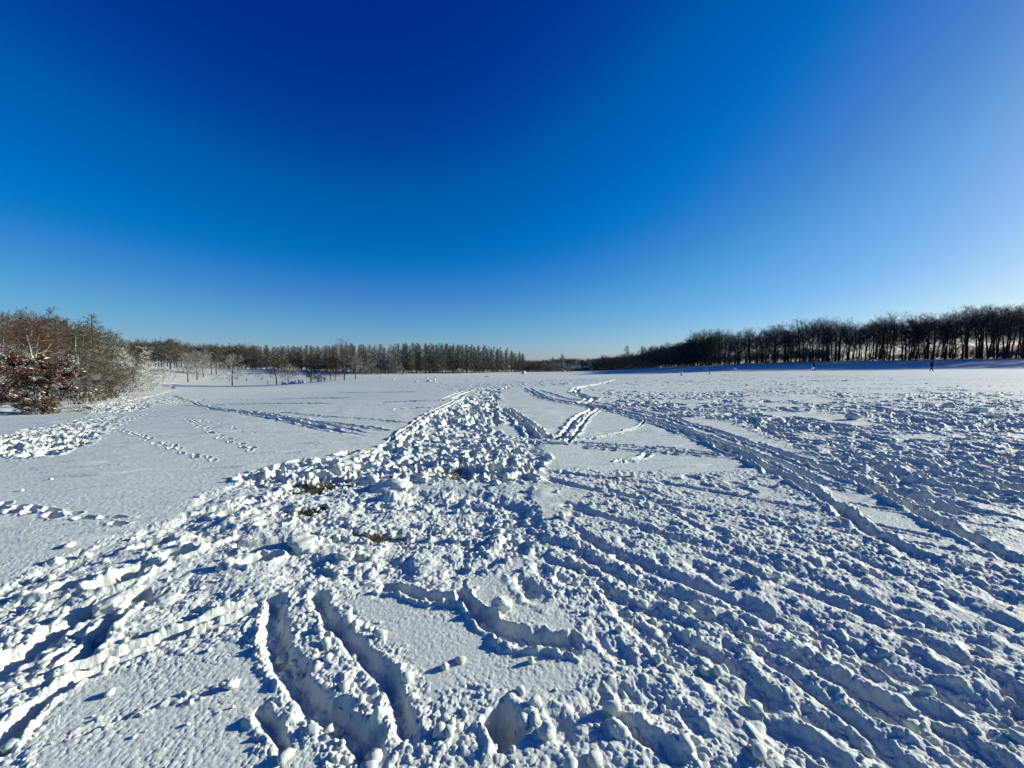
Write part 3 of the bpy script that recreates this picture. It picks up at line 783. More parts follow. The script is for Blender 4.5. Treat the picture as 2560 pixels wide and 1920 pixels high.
def make_tree(seed, kind):
    rg = random.Random(seed); tr = []; cr = []
    if kind == 'broad':            # wide low crown, short bole; height 14
        Ht = 14; pts, rad, _ = branch(rg, (0, 0, 0), (0, 0, 1), Ht * .72, .26, 9, .05, .05); tr.append((pts, rad))
        S = dict(lv=[(8, .5, 45, .10, .02, 6), (7, .5, 42, .13, -.02, 4), (6, .55, 42, .15, -.03, 3), (4, .6, 40, .2, -.02, 3)][0:4], rmin=.018)
        for i in range(23):
            t = .25 + .74 * (i + rg.random() * .8) / 23
            q, dd = at_frac(pts, t)
            L = Ht * (.46 * (1 - .55 * t) + .06) * rg.uniform(.8, 1.15)
            grow(rg, cr, q, tilt((0, 0, 1), R(86 - 58 * t) * rg.uniform(.85, 1.15), i * 2.4 + rg.uniform(-.5, .5)), L, .085 * (1.1 - .6 * t), 0, S)
    elif kind == 'tall':           # forest tree, long bole, narrow crown; height 16
        Ht = 16; pts, rad, _ = branch(rg, (0, 0, 0), (rg.gauss(0, .03), rg.gauss(0, .03), 1), Ht * .82, .22, 9, .03, .05); tr.append((pts, rad))
        S = dict(lv=[(9, .5, 40, .10, .06, 5), (6, .55, 40, .14, .04, 4), (5, .6, 40, .18, .04, 3)], rmin=.016)
        for i in range(22):
            t = .42 + .57 * (i + rg.random()) / 22
            q, dd = at_frac(pts, t)
            grow(rg, cr, q, tilt((0, 0, 1), R(62 - 36 * t) * rg.uniform(.7, 1.25), rg.uniform(0, 6.28)), Ht * (.20 + .10 * math.sin(3.14 * (t - .3))) * rg.uniform(.7, 1.2), .06 * (1.15 - .6 * t), 0, S)
        for i in range(16):
            t = rg.uniform(.10, .45); q, dd = at_frac(pts, t)
            grow(rg, cr, q, tilt((0, 0, 1), R(70) * rg.uniform(.7, 1.2), rg.uniform(0, 6.28)), Ht * .09 * rg.uniform(.5, 1.3), .03, 1, S)
    elif kind == 'larch':          # straight leader, whorls of fine side branches; height 16
        Ht = 16; pts, rad, _ = branch(rg, (0, 0, 0), (0, 0, 1), Ht, .19, 12, .012, .05); tr.append((pts, rad))
        S = dict(lv=[(9, .42, 62, .07, .01, 5), (5, .5, 50, .14, -.05, 3), (0, .5, 40, .15, -.05, 3)][0:2] + [(0, .5, 40, .15, -.05, 2)], rmin=.021, t0=.12)
        for i in range(92):
            t = .13 + .86 * (i + rg.random()) / 92
            q, dd = at_frac(pts, t)
            L = Ht * (.215 * (1 - t) ** .7 + .022) * rg.uniform(.65, 1.25) * (1 if t > .3 else .8)
            grow(rg, cr, q, tilt((0, 0, 1), R(98 - 38 * t) * rg.uniform(.9, 1.1), rg.uniform(0, 6.28)), L, .032 * (1.15 - t) + .008, 0, S)
    elif kind == 'spruce':         # evergreen, tiers of drooping boughs; height 12
        Ht = 12; pts, rad, _ = branch(rg, (0, 0, 0), (0, 0, 1), Ht, .2, 10, .012, .05); tr.append((pts, rad))
        S = dict(lv=[(16, .34, 55, .05, -.03, 5), (10, .38, 45, .1, -.03, 3), (0, .5, 40, .15, -.05, 2)], rmin=.035, t0=.12)
        for i in range(62):
            t = .08 + .91 * (i + rg.random()) / 62
            q, dd = at_frac(pts, t)
            L = Ht * (.26 * (1 - t) ** .85 + .02) * rg.uniform(.7, 1.2)
            grow(rg, cr, q, tilt((0, 0, 1), R(96 - 36 * t), rg.uniform(0, 6.28)), L, .04, 0, S)
    elif kind == 'pine':           # bushy rounded evergreen with clumped crown; height 9
        Ht = 9; pts, rad, _ = branch(rg, (0, 0, 0), (0, 0, 1), Ht * .9, .2, 8, .03, .05); tr.append((pts, rad))
        S = dict(lv=[(10, .42, 50, .08, .03, 4), (10, .42, 48, .1, .05, 3), (0, .5, 40, .15, 0, 2)], rmin=.045, t0=.35)
        for i in range(30):
            t = .14 + .85 * (i + rg.random()) / 30
            q, dd = at_frac(pts, t)
            L = Ht * (.30 * math.sqrt(max(.02, 1 - t)) + .03) * rg.uniform(.6, 1.2)
            grow(rg, cr, q, tilt((0, 0, 1), R(88 - 40 * t), rg.uniform(0, 6.28)), L, .05, 0, S)
    elif kind == 'bush':           # many stems from the ground; height 5
        Ht = 5
        S = dict(lv=[(8, .5, 36, .10, .0, 6), (7, .5, 42, .14, -.04, 4), (6, .55, 45, .18, -.05, 3), (0, .5, 40, .2, 0, 2)], rmin=.010)
        for i in range(13):
            a = rg.uniform(0, 6.28); st = (rg.gauss(0, .5), rg.gauss(0, .5), 0)
            d = tilt((0, 0, 1), R(rg.uniform(4, 62)), a)
            grow(rg, cr, st, d, Ht * rg.uniform(.55, .95), .035, 0, S)
        for i in range(5):
            p_, r_b, _ = branch(rg, (rg.gauss(0, .3), rg.gauss(0, .3), -.1), tilt((0, 0, 1), R(rg.uniform(4, 25)), rg.uniform(0, 6.28)), Ht * .5, .05, 5, .08, .03); tr.append((p_, r_b))
    elif kind == 'birch':          # pale bole forking into upright limbs; height 10
        Ht = 10; pts, rad, _ = branch(rg, (0, 0, 0), (.03, 0, 1), Ht * .5, .13, 7, .03, .05); tr.append((pts, rad))
        for i in range(6):
            q, dd = at_frac(pts, .62 + .36 * i / 6)
            p_, r_b, _ = branch(rg, q, tilt((0, 0, 1), R(rg.uniform(6, 20)), i * 2.3), Ht * rg.uniform(.24, .38), .042, 6, .07, .04); tr.append((p_, [v * .9 + .006 for v in r_b]))
        S = dict(lv=[(8, .5, 42, .1, .03, 5), (6, .5, 40, .14, .0, 4), (5, .55, 40, .18, -.02, 3)], rmin=.009)
        src = [t_ for t_ in tr]
        for i in range(46):
            p_, _r = src[rg.randrange(len(src))]
            q, dd = at_frac(p_, rg.uniform(.35, 1))
            grow(rg, cr, q, tilt(dd, R(rg.uniform(25, 70)), rg.uniform(0, 6.28)), Ht * rg.uniform(.12, .24), .022, 0, S)
    return tr, cr

def leaf_mesh(rg, brs, n, size):
    """loose withered leaves, each a pair of faces folded along the midrib"""
    VV, FF = [], []; k = 0
    ends = [b[0] for b in brs if len(b[0]) <= 4]
    for i in range(n):
        p_ = ends[rg.randrange(len(ends))]; q, dd = at_frac(p_, rg.uniform(.2, 1))
        q = np.array(q) + np.array([rg.gauss(0, .05), rg.gauss(0, .05), rg.gauss(-.02, .04)])
        d = np.array(tilt(norm((dd[0], dd[1], -.35)), R(rg.uniform(10, 70)), rg.uniform(0, 6.28))); s_ = np.cross(d, [rg.gauss(0, .35), rg.gauss(0, .35), 1.]); s_ /= np.linalg.norm(s_) + 1e-9
        nn = np.cross(s_, d); l = size * rg.uniform(.6, 1.3); w_ = l * .32
        VV += [q, q + d * l * .45 + s_ * w_ - nn * w_ * .35, q + d * l, q + d * l * .45 - s_ * w_ - nn * w_ * .35]
        FF += [(k, k + 1, k + 2), (k, k + 2, k + 3)]; k += 4
    return np.array(VV), np.array(FF)

_cache = {}
def tree_meshes(kind, var, crown_mat, bark):
    key = (kind, var, crown_mat, bark)
    if key not in _cache:
        gk = (kind, var)
        if gk not in _cache: _cache[gk] = make_tree(1000 + var * 31 + sum(map(ord, kind)), kind)
        tr, cr = _cache[gk]
        mt = mesh_np('trunk', *tubes(tr, 7), smooth=True); mt.materials.append(M[bark])
        thin = [b for b in cr]
        mc = mesh_np('crown', *tubes(thin, 3)); mc.materials.append(M[crown_mat])
        _cache[key] = (mt, mc)
    return _cache[key]

def plant(kind, var, crown_mat, bark, pos, height, name, label, cat='tree', group=None, rz=None, widen=1.0, lean=0.0):
    nat = dict(broad=14, tall=16, larch=16, spruce=12, pine=9, bush=5, birch=10)[kind]
    s_ = height / nat
    mt, mc = tree_meshes(kind, var, crown_mat, bark)
    rt = empty(name, pos, rng.uniform(0, 6.28) if rz is None else rz, (s_ * widen, s_ * widen, s_))
    if lean: rt.rotation_euler = (0, lean, rt.rotation_euler.z)
    tag(rt, label, cat, group)
    link('trunk', mt, None, rt); link('crown', mc, None, rt)
    return rt

def ground_at(px, D):
    """where the vertical through a photo column stands at a depth"""
    X = (px - 1280) / F * D * CP
    return (X, D, float(base_z(X, D)) - .08)
def height_to(px, D, top, pos):
    return max(1.0, at_depth(px, top, D)[2] - pos[2])
def tree_px(kind, var, cm, bk, px, D, top, name, label, **kw):
    p = ground_at(px, D)
    return plant(kind, var, cm, bk, p, height_to(px, D, top, p), name, label, **kw)

# --- the copse on the left
tree_px('birch', 0, 'redtwig', 'birch', 92, 40, 760, 'birch_tree', 'pale forked birch with reddish crown rising behind the russet beech', widen=1.15)
tree_px('birch', 1, 'brown', 'birch', 196, 50, 782, 'birch_tree', 'slim pale birch with yellowish stems between the reddish birch and the dark tiered tree', widen=.9)
tree_px('birch', 2, 'brown', 'birch', 14, 44, 775, 'birch_tree', 'birch with brown crown at the left edge of the copse', widen=1.0)
tree_px('larch', 0, 'brown', 'bark', 238, 58, 786, 'larch_tree', 'dark tiered bare tree at the right end of the copse top', widen=1.5)
tree_px('broad', 0, 'brown', 'bark', 150, 58, 776, 'oak_tree', 'round brown crowned tree filling the middle of the left copse', widen=.9)
tree_px('broad', 1, 'brown', 'bark', 45, 60, 765, 'oak_tree', 'broad brown crowned tree behind the leftmost birch', widen=.9)
tree_px('broad', 2, 'brown', 'bark', -70, 50, 770, 'oak_tree', 'broad bare tree cut off by the left border of the view', widen=1.0)
tree_px('broad', 1, 'brown', 'bark', 290, 78, 832, 'oak_tree', 'low bare tree sloping down behind the frosted shrubs', widen=1.0)
tree_px('broad', 0, 'brown', 'bark', 215, 70, 800, 'oak_tree', 'bare tree standing behind the dark tiered tree in the copse', widen=1.0)
tree_px('broad', 2, 'brown', 'bark', 345, 98, 845, 'oak_tree', 'rounded bare tree just right of the copse end', widen=.9)
for i, (px, D, top, vr, cm) in enumerate([(-20, 62, 778, 1, 'brown'), (70, 70, 772, 0, 'brown'), (110, 66, 770, 2, 'redtwig'), (130, 52, 800, 1, 'brown'), (175, 64, 784, 0, 'brown'), (60, 50, 800, 2, 'brown'), (220, 60, 806, 2, 'brown'), (258, 66, 815, 1, 'brown'), (5, 55, 800, 0, 'brown')]):
    tree_px('broad', vr, cm, 'bark', px, D, top, 'copse_tree', 'bare brown tree deep in the tangle of the left copse', group='trees deep in the left copse', widen=.95)
BUSH = [(265, 52, 868, 'brown', 'tall grey brown shrub with snow along its twigs in front of the copse'), (305, 66, 874, 'frostier', 'pale frosted shrub leaning out toward the snow'),
        (335, 74, 896, 'frostier', 'white frosted shrub near the right tip of the thicket'), (372, 84, 916, 'frostier', 'small white frosted shrub at the very right tip of the thicket'),
        (225, 46, 885, 'brown', 'brown twiggy shrub between the birch stems and the path'), (185, 38, 905, 'brown', 'twiggy shrub right beside the russet beech'),
        (120, 46, 862, 'brown', 'dense brown shrub under the reddish birch'), (30, 40, 850, 'frost', 'snow laden shrub behind the russet beech at the left'), (-60, 36, 860, 'frost', 'snow laden shrub at the left border'),
        (290, 58, 935, 'frostier', 'low frosted bramble at the foot of the pale shrubs'), (345, 72, 948, 'frost', 'lowest frosted bramble by the snow edge')]
for i, (px, D, top, cm, lb) in enumerate(BUSH):
    tree_px('bush', i % 4, cm, 'bark', px, D, top, 'frosted_shrub', lb, cat='shrub', group='shrubs along the edge of the left copse', widen=1.25 if top < 930 else 2.2)

def beech(px, D, height, wid, label, seed, nleaf):
    p = ground_at(px, D)
    rt = empty('beech_tree', p, 0, 1.0); tag(rt, label, 'tree', 'russet beeches at the left')
    rg = random.Random(seed)
    tr, cr = [], []
    pts, rad, _ = branch(rg, (0, 0, -.2), (.02, 0, 1), height * .9, .11, 8, .05, .05); tr.append((pts, rad))
    S = dict(lv=[(8, .5, 42, .1, .0, 6), (6, .5, 42, .14, -.02, 4), (4, .6, 40, .2, -.02, 3)], rmin=.012)
    for i in range(26):
        t = .10 + .88 * (i + rg.random()) / 26
        q, dd = at_frac(pts, t)
        L = wid * .5 * (1.05 - .65 * t) * rg.uniform(.7, 1.15)
        grow(rg, cr, q, tilt((0, 0, 1), R(92 - 50 * t) * rg.uniform(.85, 1.15), rg.uniform(0, 6.28)), L, .04, 0, S)
    link('trunk', mesh_np('trunk', *tubes(tr, 8), smooth=True), M['bark'], rt)
    crn = link('crown', mesh_np('crown', *tubes(cr, 3)), M['brown'], rt)
    link('foliage', mesh_np('foliage', *leaf_mesh(rg, cr, nleaf, .11)), M['russet'], crn)
    # pads of snow caught on the leafy boughs
    VV, FF = [], []; k = 0
    bb = [b[0] for b in cr if len(b[0]) == 4]
    for i in range(110):
        p_ = bb[rg.randrange(len(bb))]; q, dd = at_frac(p_, rg.uniform(.3, 1)); q = np.array(q)
        s_ = rg.uniform(.04, .15); v = protos[rg.randrange(24)] * np.array([s_ * rg.uniform(.8, 1.6), s_, s_ * .38])
        a = math.atan2(dd[1], dd[0]); c, sn = math.cos(a), math.sin(a)
        VV.append(v @ np.array([[c, sn, dd[2] * .4], [-sn, c, 0], [0, 0, 1]]) + q + [0, 0, s_ * .2]); FF.append(IF + k); k += len(v)
    pads = link('snow_pads', mesh_np('snow_pads', np.concatenate(VV), np.concatenate(FF), smooth=True), M['snow'], crn)
    pads['kind'] = 'stuff'
beech(104, 29, 4.3, 5.6, 'russet leaved young beech loaded with snow at the left, its short trunk showing', 3, 19000)
beech(-30, 27, 4.9, 5.2, 'russet beech at the left border with thick snow on its boughs', 4, 14000)

# --- single trees on the sunny slope
ONE = [('broad', 0, 425, 195, 840, 'brown', 1.15, 'tallest bare oak at the left end of the far slope', 'oak_tree'), ('broad', 2, 436, 215, 858, 'brown', 1.0, 'bare tree close behind the tallest oak', 'oak_tree'),
       ('broad', 1, 468, 162, 880, 'frost', 1.05, 'frosted spreading tree at the left foot of the sunny slope', 'oak_tree'), ('broad', 0, 491, 174, 872, 'frost', 1.0, 'second frosted tree on the slope, right of the spreading one', 'oak_tree'),
       ('broad', 2, 507, 184, 868, 'frost', .95, 'third frosted tree up the slope', 'oak_tree'), ('broad', 1, 528, 196, 862, 'brown', .9, 'thin trunked tree in front of the red earth bank', 'oak_tree'), ('broad', 0, 540, 196, 860, 'brown', 1.0, 'bare tree at the top of the slope, right of the thin trunked tree', 'oak_tree'),
       ('broad', 1, 579, 150, 882, 'frost', 1.1, 'wide low tree with drooping frosted boughs standing alone at the rim', 'oak_tree'),
       ('broad', 2, 690, 150, 878, 'brown', 1.05, 'bare tree just left of the white snow fort', 'oak_tree'), ('broad', 0, 719, 152, 906, 'frost', 1.2, 'smaller frosted tree directly behind the snow fort', 'oak_tree'),
       ('pine', 1, 776, 150, 894, 'dark', .95, 'dark leaning tree right of the snow fort', 'pine_tree'), ('bush', 2, 797, 152, 930, 'brown', 1.3, 'tiny bare tree beside the crouching child', 'bare_tree'),
       ('broad', 1, 825, 152, 902, 'brown', .95, 'small bare tree, first of the four in a row', 'oak_tree'), ('broad', 2, 838, 153, 900, 'brown', .85, 'slender bare tree, second of the four in a row', 'oak_tree'),
       ('tall', 0, 860, 152, 856, 'brown', 1.25, 'tall bare tree, third of the four in a row', 'oak_tree'), ('broad', 0, 888, 152, 880, 'frost', .95, 'greyish spreading tree, last of the four in a row', 'oak_tree')]
for (kd, vr, px, D, top, cm, wd, lb, nm) in ONE:
    tree_px(kd, vr, cm, 'bark', px, D, top, nm, lb, group='single trees on the sunny slope', widen=wd, lean=R(6) if 'leaning' in lb else 0)

# --- the larch plantation and the mixed wood behind the slope
rg = random.Random(12)
k = 0
for px in range(330, 640, 11):
    D = 258 + rg.uniform(-6, 22)
    top = np.interp(px, [330, 420, 480, 560, 640], [848, 846, 858, 856, 862]) + rg.uniform(-4, 5)
    tree_px('broad', k % 3, 'brown', 'bark', px + rg.uniform(-4, 4), D, top, 'woodland_tree', 'bare broadleaf tree in the mixed wood behind the sunny slope', group='trees of the mixed wood behind the slope', widen=.8 + .2 * rg.random()); k += 1
edge = [(560, 256), (700, 246), (800, 228), (900, 214), (960, 210), (1100, 235), (1200, 265), (1310, 300)]
tops = [(560, 862), (640, 864), (700, 866), (740, 864), (840, 862), (870, 858), (960, 862), (1020, 859), (1100, 860), (1180, 862), (1240, 868), (1290, 878), (1312, 884)]
px = 562.0
while px < 1312:
    for row in range(3):
        D = np.interp(px, *zip(*edge)) + row * 14 + rg.uniform(0, 8)
        top = np.interp(px, *zip(*tops)) + rg.uniform(-3.5, 6) + row * 1.0
        lab = ['larch in the front row of the long plantation behind the field', 'larch in the second row of the long plantation behind the field', 'larch in the back row of the long plantation behind the field'][row]
        ev = row == 0 and 895 < px < 1010 and rg.random() < .8
        if ev:
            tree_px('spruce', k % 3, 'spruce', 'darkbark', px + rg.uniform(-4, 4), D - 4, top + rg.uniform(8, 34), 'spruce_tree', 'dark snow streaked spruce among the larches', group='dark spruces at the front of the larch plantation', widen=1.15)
        else:
            tree_px('larch', k % 4, 'larch', 'bark', px + rg.uniform(-4, 4), D, top, 'larch_tree', lab, group='larches of the plantation', widen=1.0 + .3 * rg.random())
        k += 1
    if rg.random() < .5: tree_px('bush', k % 4, 'dark', 'darkbark', px, np.interp(px, *zip(*edge)) + 22, 914 + rg.uniform(-8, 6), 'dark_bush', 'dark bush added inside the larch plantation to block the light', cat='bush', group='undergrowth of the larch plantation', widen=1.8)  # dark bushes added behind the front larches to block light from beyond
    px += rg.uniform(8.5, 13)
for (px, D, top, cm, lb) in [(1005, 196, 925, 'frost', 'low frosted bush at the foot of the plantation'), (1150, 246, 921, 'frost', 'rounded snow topped bush in front of the larches'), (1270, 285, 924, 'frost', 'small bush near the right end of the plantation'),
                             (1050, 220, 927, 'frost', 'flat snowy bramble between the two low bushes'), (945, 198, 920, 'brown', 'brown scrub at the left of the plantation foot')]:
    tree_px('bush', k % 4, cm, 'bark', px, D, top, 'low_bush', lb, cat='bush', group='bushes at the foot of the plantation', widen=1.9); k += 1

# --- the far end of the field
for (kd, px, D, top, cm, wd, lb, nm) in [('spruce', 1404, 296, 885, 'spruce', 1.7, 'snowy dark conifer, largest at the far end of the field', 'spruce_tree'), ('spruce', 1380, 318, 892, 'spruce', 1.7, 'dark conifer just left of the largest snowy one', 'spruce_tree'),
        ('pine', 1428, 300, 905, 'spruce', 1.5, 'small snow covered conifer left of the white roof', 'pine_tree'), ('pine', 1444, 330, 893, 'spruce', 1.35, 'dark pine behind the white roof', 'pine_tree'), ('pine', 1472, 322, 898, 'spruce', 1.35, 'snow capped pine right of the white roof', 'pine_tree'),
        ('pine', 1492, 335, 896, 'dark', 1.4, 'black rounded pine left of the snow covered cars', 'pine_tree'), ('larch', 1566, 330, 864, 'dark', 1.6, 'tall lone spire tree where the right wood begins', 'larch_tree'), ('larch', 1605, 300, 864, 'dark', 1.2, 'second spire tree right of the lone one', 'larch_tree'),
        ('spruce', 1362, 320, 900, 'spruce', 1.7, 'blackish conifer left of the pair of dark ones', 'spruce_tree')]:
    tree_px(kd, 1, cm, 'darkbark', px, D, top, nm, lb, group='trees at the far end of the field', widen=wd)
for i, px in enumerate([1322, 1336, 1349, 1372, 1392, 1416]):
    tree_px('bush', i % 4, 'brown', 'bark', px, 300 + rg.uniform(0, 15), 904 + rg.uniform(-3, 8), 'bare_bush', 'brown bare bush at the far end of the field', cat='bush', group='bare bushes at the far end of the field', widen=1.1)
k = 0
for px in range(1296, 1640, 9):
    for row in range(2):
        D = 430 + row * 45 + rg.uniform(-15, 25)
        top = np.interp(px, [1300, 1340, 1420, 1470, 1520, 1560, 1640], [900, 901, 894, 897, 893, 890, 886]) + rg.uniform(-2, 3) - row
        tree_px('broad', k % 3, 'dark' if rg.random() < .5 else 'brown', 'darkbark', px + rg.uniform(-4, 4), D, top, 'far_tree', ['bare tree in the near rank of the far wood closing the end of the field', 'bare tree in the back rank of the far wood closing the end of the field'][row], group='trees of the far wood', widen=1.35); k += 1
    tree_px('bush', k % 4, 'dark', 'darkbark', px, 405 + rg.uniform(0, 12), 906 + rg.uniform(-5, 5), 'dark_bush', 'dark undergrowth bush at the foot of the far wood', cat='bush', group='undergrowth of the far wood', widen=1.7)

# --- the dark wood on the right
TL = [(1490, 350), (1560, 318), (1618, 285), (1700, 232), (1850, 176), (2200, 147), (2560, 117), (2760, 108), (3300, 92), (4200, 80)]
TT = [(1490, 893), (1530, 890), (1560, 886), (1610, 876), (1655, 866), (1690, 864), (1720, 846), (1790, 831), (1820, 842), (1850, 835), (1880, 831), (1920, 826), (1990, 818), (2050, 806), (2100, 812), (2160, 812), (2215, 802), (2300, 797), (2400, 789), (2440, 781), (2480, 779), (2530, 779), (2560, 777), (2800, 770)]
px = 1494.0; k = 0
while px < 4000:
    D0 = np.interp(px, *zip(*TL))
    step = max(8.5, 13.5 * (150 / D0)) * (1 if px < 2600 else 3)
    for row in range(3):
        if row == 2 and px > 2150 and (px > 2600 or rg.random() < .45): continue
        D = D0 + row * (6 if px > 2000 else 10) + rg.uniform(0, 5)
        q = px + rg.uniform(-.5, .5) * step
        top = np.interp(q, *zip(*TT)) + rg.uniform(-9, 15) * min(1, 200 / D0) + row * .5
        kd = ('tall' if rg.random() < .88 or row == 0 else 'broad') if px > 1780 else ('broad' if rg.random() < .5 else 'tall')
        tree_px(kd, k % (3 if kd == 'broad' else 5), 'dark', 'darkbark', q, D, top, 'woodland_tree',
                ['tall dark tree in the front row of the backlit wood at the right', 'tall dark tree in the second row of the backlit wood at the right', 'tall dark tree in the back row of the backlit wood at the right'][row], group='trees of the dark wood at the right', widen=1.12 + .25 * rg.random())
        k += 1
    if px < 2600:
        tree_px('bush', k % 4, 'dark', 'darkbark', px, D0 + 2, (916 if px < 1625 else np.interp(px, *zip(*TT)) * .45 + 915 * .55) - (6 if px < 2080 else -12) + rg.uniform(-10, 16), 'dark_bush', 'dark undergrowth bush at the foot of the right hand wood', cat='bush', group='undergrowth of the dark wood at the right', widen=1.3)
    px += step * rg.uniform(.85, 1.2)
print('objects', len(bpy.data.objects))

# ------------------------------------------------------------------ people
M['skin'] = plain_mat('skin', (.45, .28, .2), .6, .1)
M['black_cloth'] = plain_mat('black_cloth', (.012, .012, .016), .85, .3)
M['navy_cloth'] = plain_mat('navy_cloth', (.02, .025, .05), .85, .3)
M['grey_cloth'] = plain_mat('grey_cloth', (.05, .05, .055), .85, .3)
M['brown_cloth'] = plain_mat('brown_cloth', (.09, .035, .03), .85, .3)
M['fur'] = plain_mat('pale_fur', (.28, .25, .2), .95, .35, 40)
M['hair'] = plain_mat('dark_hair', (.025, .018, .012), .6, .3)
M['boots'] = plain_mat('dark_boots', (.015, .013, .012), .5, .3)
M['pale_bag'] = plain_mat('pale_plastic', (.75, .76, .78), .35, .06)
M['red_plastic'] = plain_mat('dark_plastic', (.05, .03, .035), .4, .2)

def skin_mesh(name, verts, edges, radii, mat, parent, sub=2, root=0):
    me = bpy.data.meshes.new(name); me.from_pydata(verts, edges, []); me.update()
    o = link(name, me, mat, parent)
    md = o.modifiers.new('skin', 'SKIN'); md.use_smooth_shade = True
    sv = me.skin_vertices[0].data
    for i, r in enumerate(radii): sv[i].radius = r if isinstance(r, tuple) else (r, r)
    sv[root].use_root = True
    s2 = o.modifiers.new('sub', 'SUBSURF'); s2.levels = sub; s2.render_levels = sub
    return o

def person(loc, face, label, height=1.72, pose=None, coat='black_cloth', legs='black_cloth', head='hair', long_coat=False, fur=False, group=None, detail=2):
    """joints in metres for a 1.72 m figure that looks along +x; face turns it"""
    J = dict(pel=(0, 0, .93), waist=(0, 0, 1.08), chest=(.02, 0, 1.30), neck=(.03, 0, 1.47), head0=(.05, 0, 1.56), head1=(.06, 0, 1.66),
             shL=(.02, .17, 1.40), elL=(.10, .23, 1.14), haL=(.26, .24, .94), shR=(.02, -.17, 1.40), elR=(-.08, -.23, 1.14), haR=(-.02, -.26, .90),
             hiL=(0, .09, .90), knL=(.16, .10, .52), anL=(.22, .10, .09), toL=(.40, .11, .05), hiR=(0, -.09, .90), knR=(-.04, -.10, .50), anR=(-.26, -.10, .12), toR=(-.10, -.11, .04))
    if pose: J.update(pose)
    rt = empty('person', loc, face, height / 1.72); tag(rt, label, 'person', group)
    def sk(name, chain, mat, extra=1.0, parent=rt):
        vs, es, rr, ix = [], [], [], {}
        for path in chain:
            prev = None
            for nm, r in path:
                if nm not in ix:
                    ix[nm] = len(vs); vs.append(J[nm]); rr.append(tuple(v * extra for v in r) if isinstance(r, tuple) else r * extra)
                if prev is not None and prev != nm: es.append((ix[prev], ix[nm]))
                prev = nm
        return skin_mesh(name, vs, es, rr, M[mat], parent, detail)
    body = sk('body', [[('pel', (.11, .14)), ('waist', (.10, .13)), ('chest', (.11, .15)), ('neck', .055), ('head0', .085), ('head1', .095)],
                       [('chest', .13), ('shL', .065), ('elL', .045), ('haL', .035)], [('chest', .13), ('shR', .065), ('elR', .045), ('haR', .035)],
                       [('pel', .12), ('hiL', .085), ('knL', .058), ('anL', .042), ('toL', .035)], [('pel', .12), ('hiR', .085), ('knR', .058), ('anR', .042), ('toR', .035)]], 'skin')
    def mid(a, b, t): return tuple(J[a][i] + (J[b][i] - J[a][i]) * t for i in range(3))
    J['cuL'] = mid('elL', 'haL', .82); J['cuR'] = mid('elR', 'haR', .82)
    J['hem'] = tuple(np.array(J['pel']) + np.array([0, 0, -.34 if long_coat else -.06]))
    sk('coat', [[('hem', (.19, .22) if long_coat else (.15, .18)), ('pel', (.16, .19)), ('waist', (.15, .18)), ('chest', (.15, .19)), ('neck', .085)],
                [('chest', .17), ('shL', .09), ('elL', .07), ('cuL', .055)], [('chest', .17), ('shR', .09), ('elR', .07), ('cuR', .055)]], coat)
    J['shinL'] = mid('knL', 'anL', .9); J['shinR'] = mid('knR', 'anR', .9)
    sk('trousers', [[('pel', (.13, .16)), ('hiL', .10), ('knL', .075), ('shinL', .06)], [('pel', .13), ('hiR', .10), ('knR', .075), ('shinR', .06)]], legs)
    for a in 'LR':
        J['b' + a] = mid('kn' + a, 'an' + a, .7)
        sk('boot', [[('b' + a, .06), ('an' + a, .06), ('to' + a, .05)]], 'boots')
    hd = np.array(J['head1']); up = hd - np.array(J['head0']); up /= np.linalg.norm(up)
    bm = bmesh.new(); bmesh.ops.create_uvsphere(bm, u_segments=14, v_segments=10, radius=.108)
    for v in bm.verts:
        v.co.z *= 1.1; v.co += Vector(hd - np.array([.022, 0, -.012]))
    me = bpy.data.meshes.new('hood' if fur else 'hat'); bm.to_mesh(me); bm.free(); me.polygons.foreach_set('use_smooth', [True] * len(me.polygons))
    link('hood' if fur else 'hat', me, M[coat if fur else head], rt)
    # face: nose and eyes
    bm = bmesh.new()
    for (dx, dy, dz, r) in [(.098, 0, -.02, .018), (.088, .033, .01, .011), (.088, -.033, .01, .011)]:
        g = bmesh.ops.create_icosphere(bm, subdivisions=1, radius=r)
        for v in g['verts']: v.co += Vector(hd + np.array([dx, dy, dz]))
    me = bpy.data.meshes.new('face'); bm.to_mesh(me); bm.free(); link('face', me, M['skin'], rt)
    if fur:
        bm = bmesh.new(); n = 22
        for i in range(n):
            a = i * 2 * math.pi / n; g = bmesh.ops.create_icosphere(bm, subdivisions=1, radius=.034)
            for v in g['verts']: v.co += Vector(hd + np.array([.045, .105 * math.cos(a), -.01 + .12 * math.sin(a)]))
        me = bpy.data.meshes.new('fur_trim'); bm.to_mesh(me); bm.free(); link('fur_trim', me, M['fur'], rt)
    return rt

def stand_px(px, D, dz=0.0):
    X = (px - 1280) / F * D * CP
    return (X, D, float(hz(X, D)) + dz)

STAND = dict(knL=(.02, .10, .50), anL=(0, .10, .09), toL=(.16, .11, .04), knR=(.02, -.10, .50), anR=(0, -.10, .09), toR=(.16, -.11, .04), elL=(0, .24, 1.14), haL=(.06, .25, .9), elR=(0, -.24, 1.14), haR=(.06, -.25, .9))
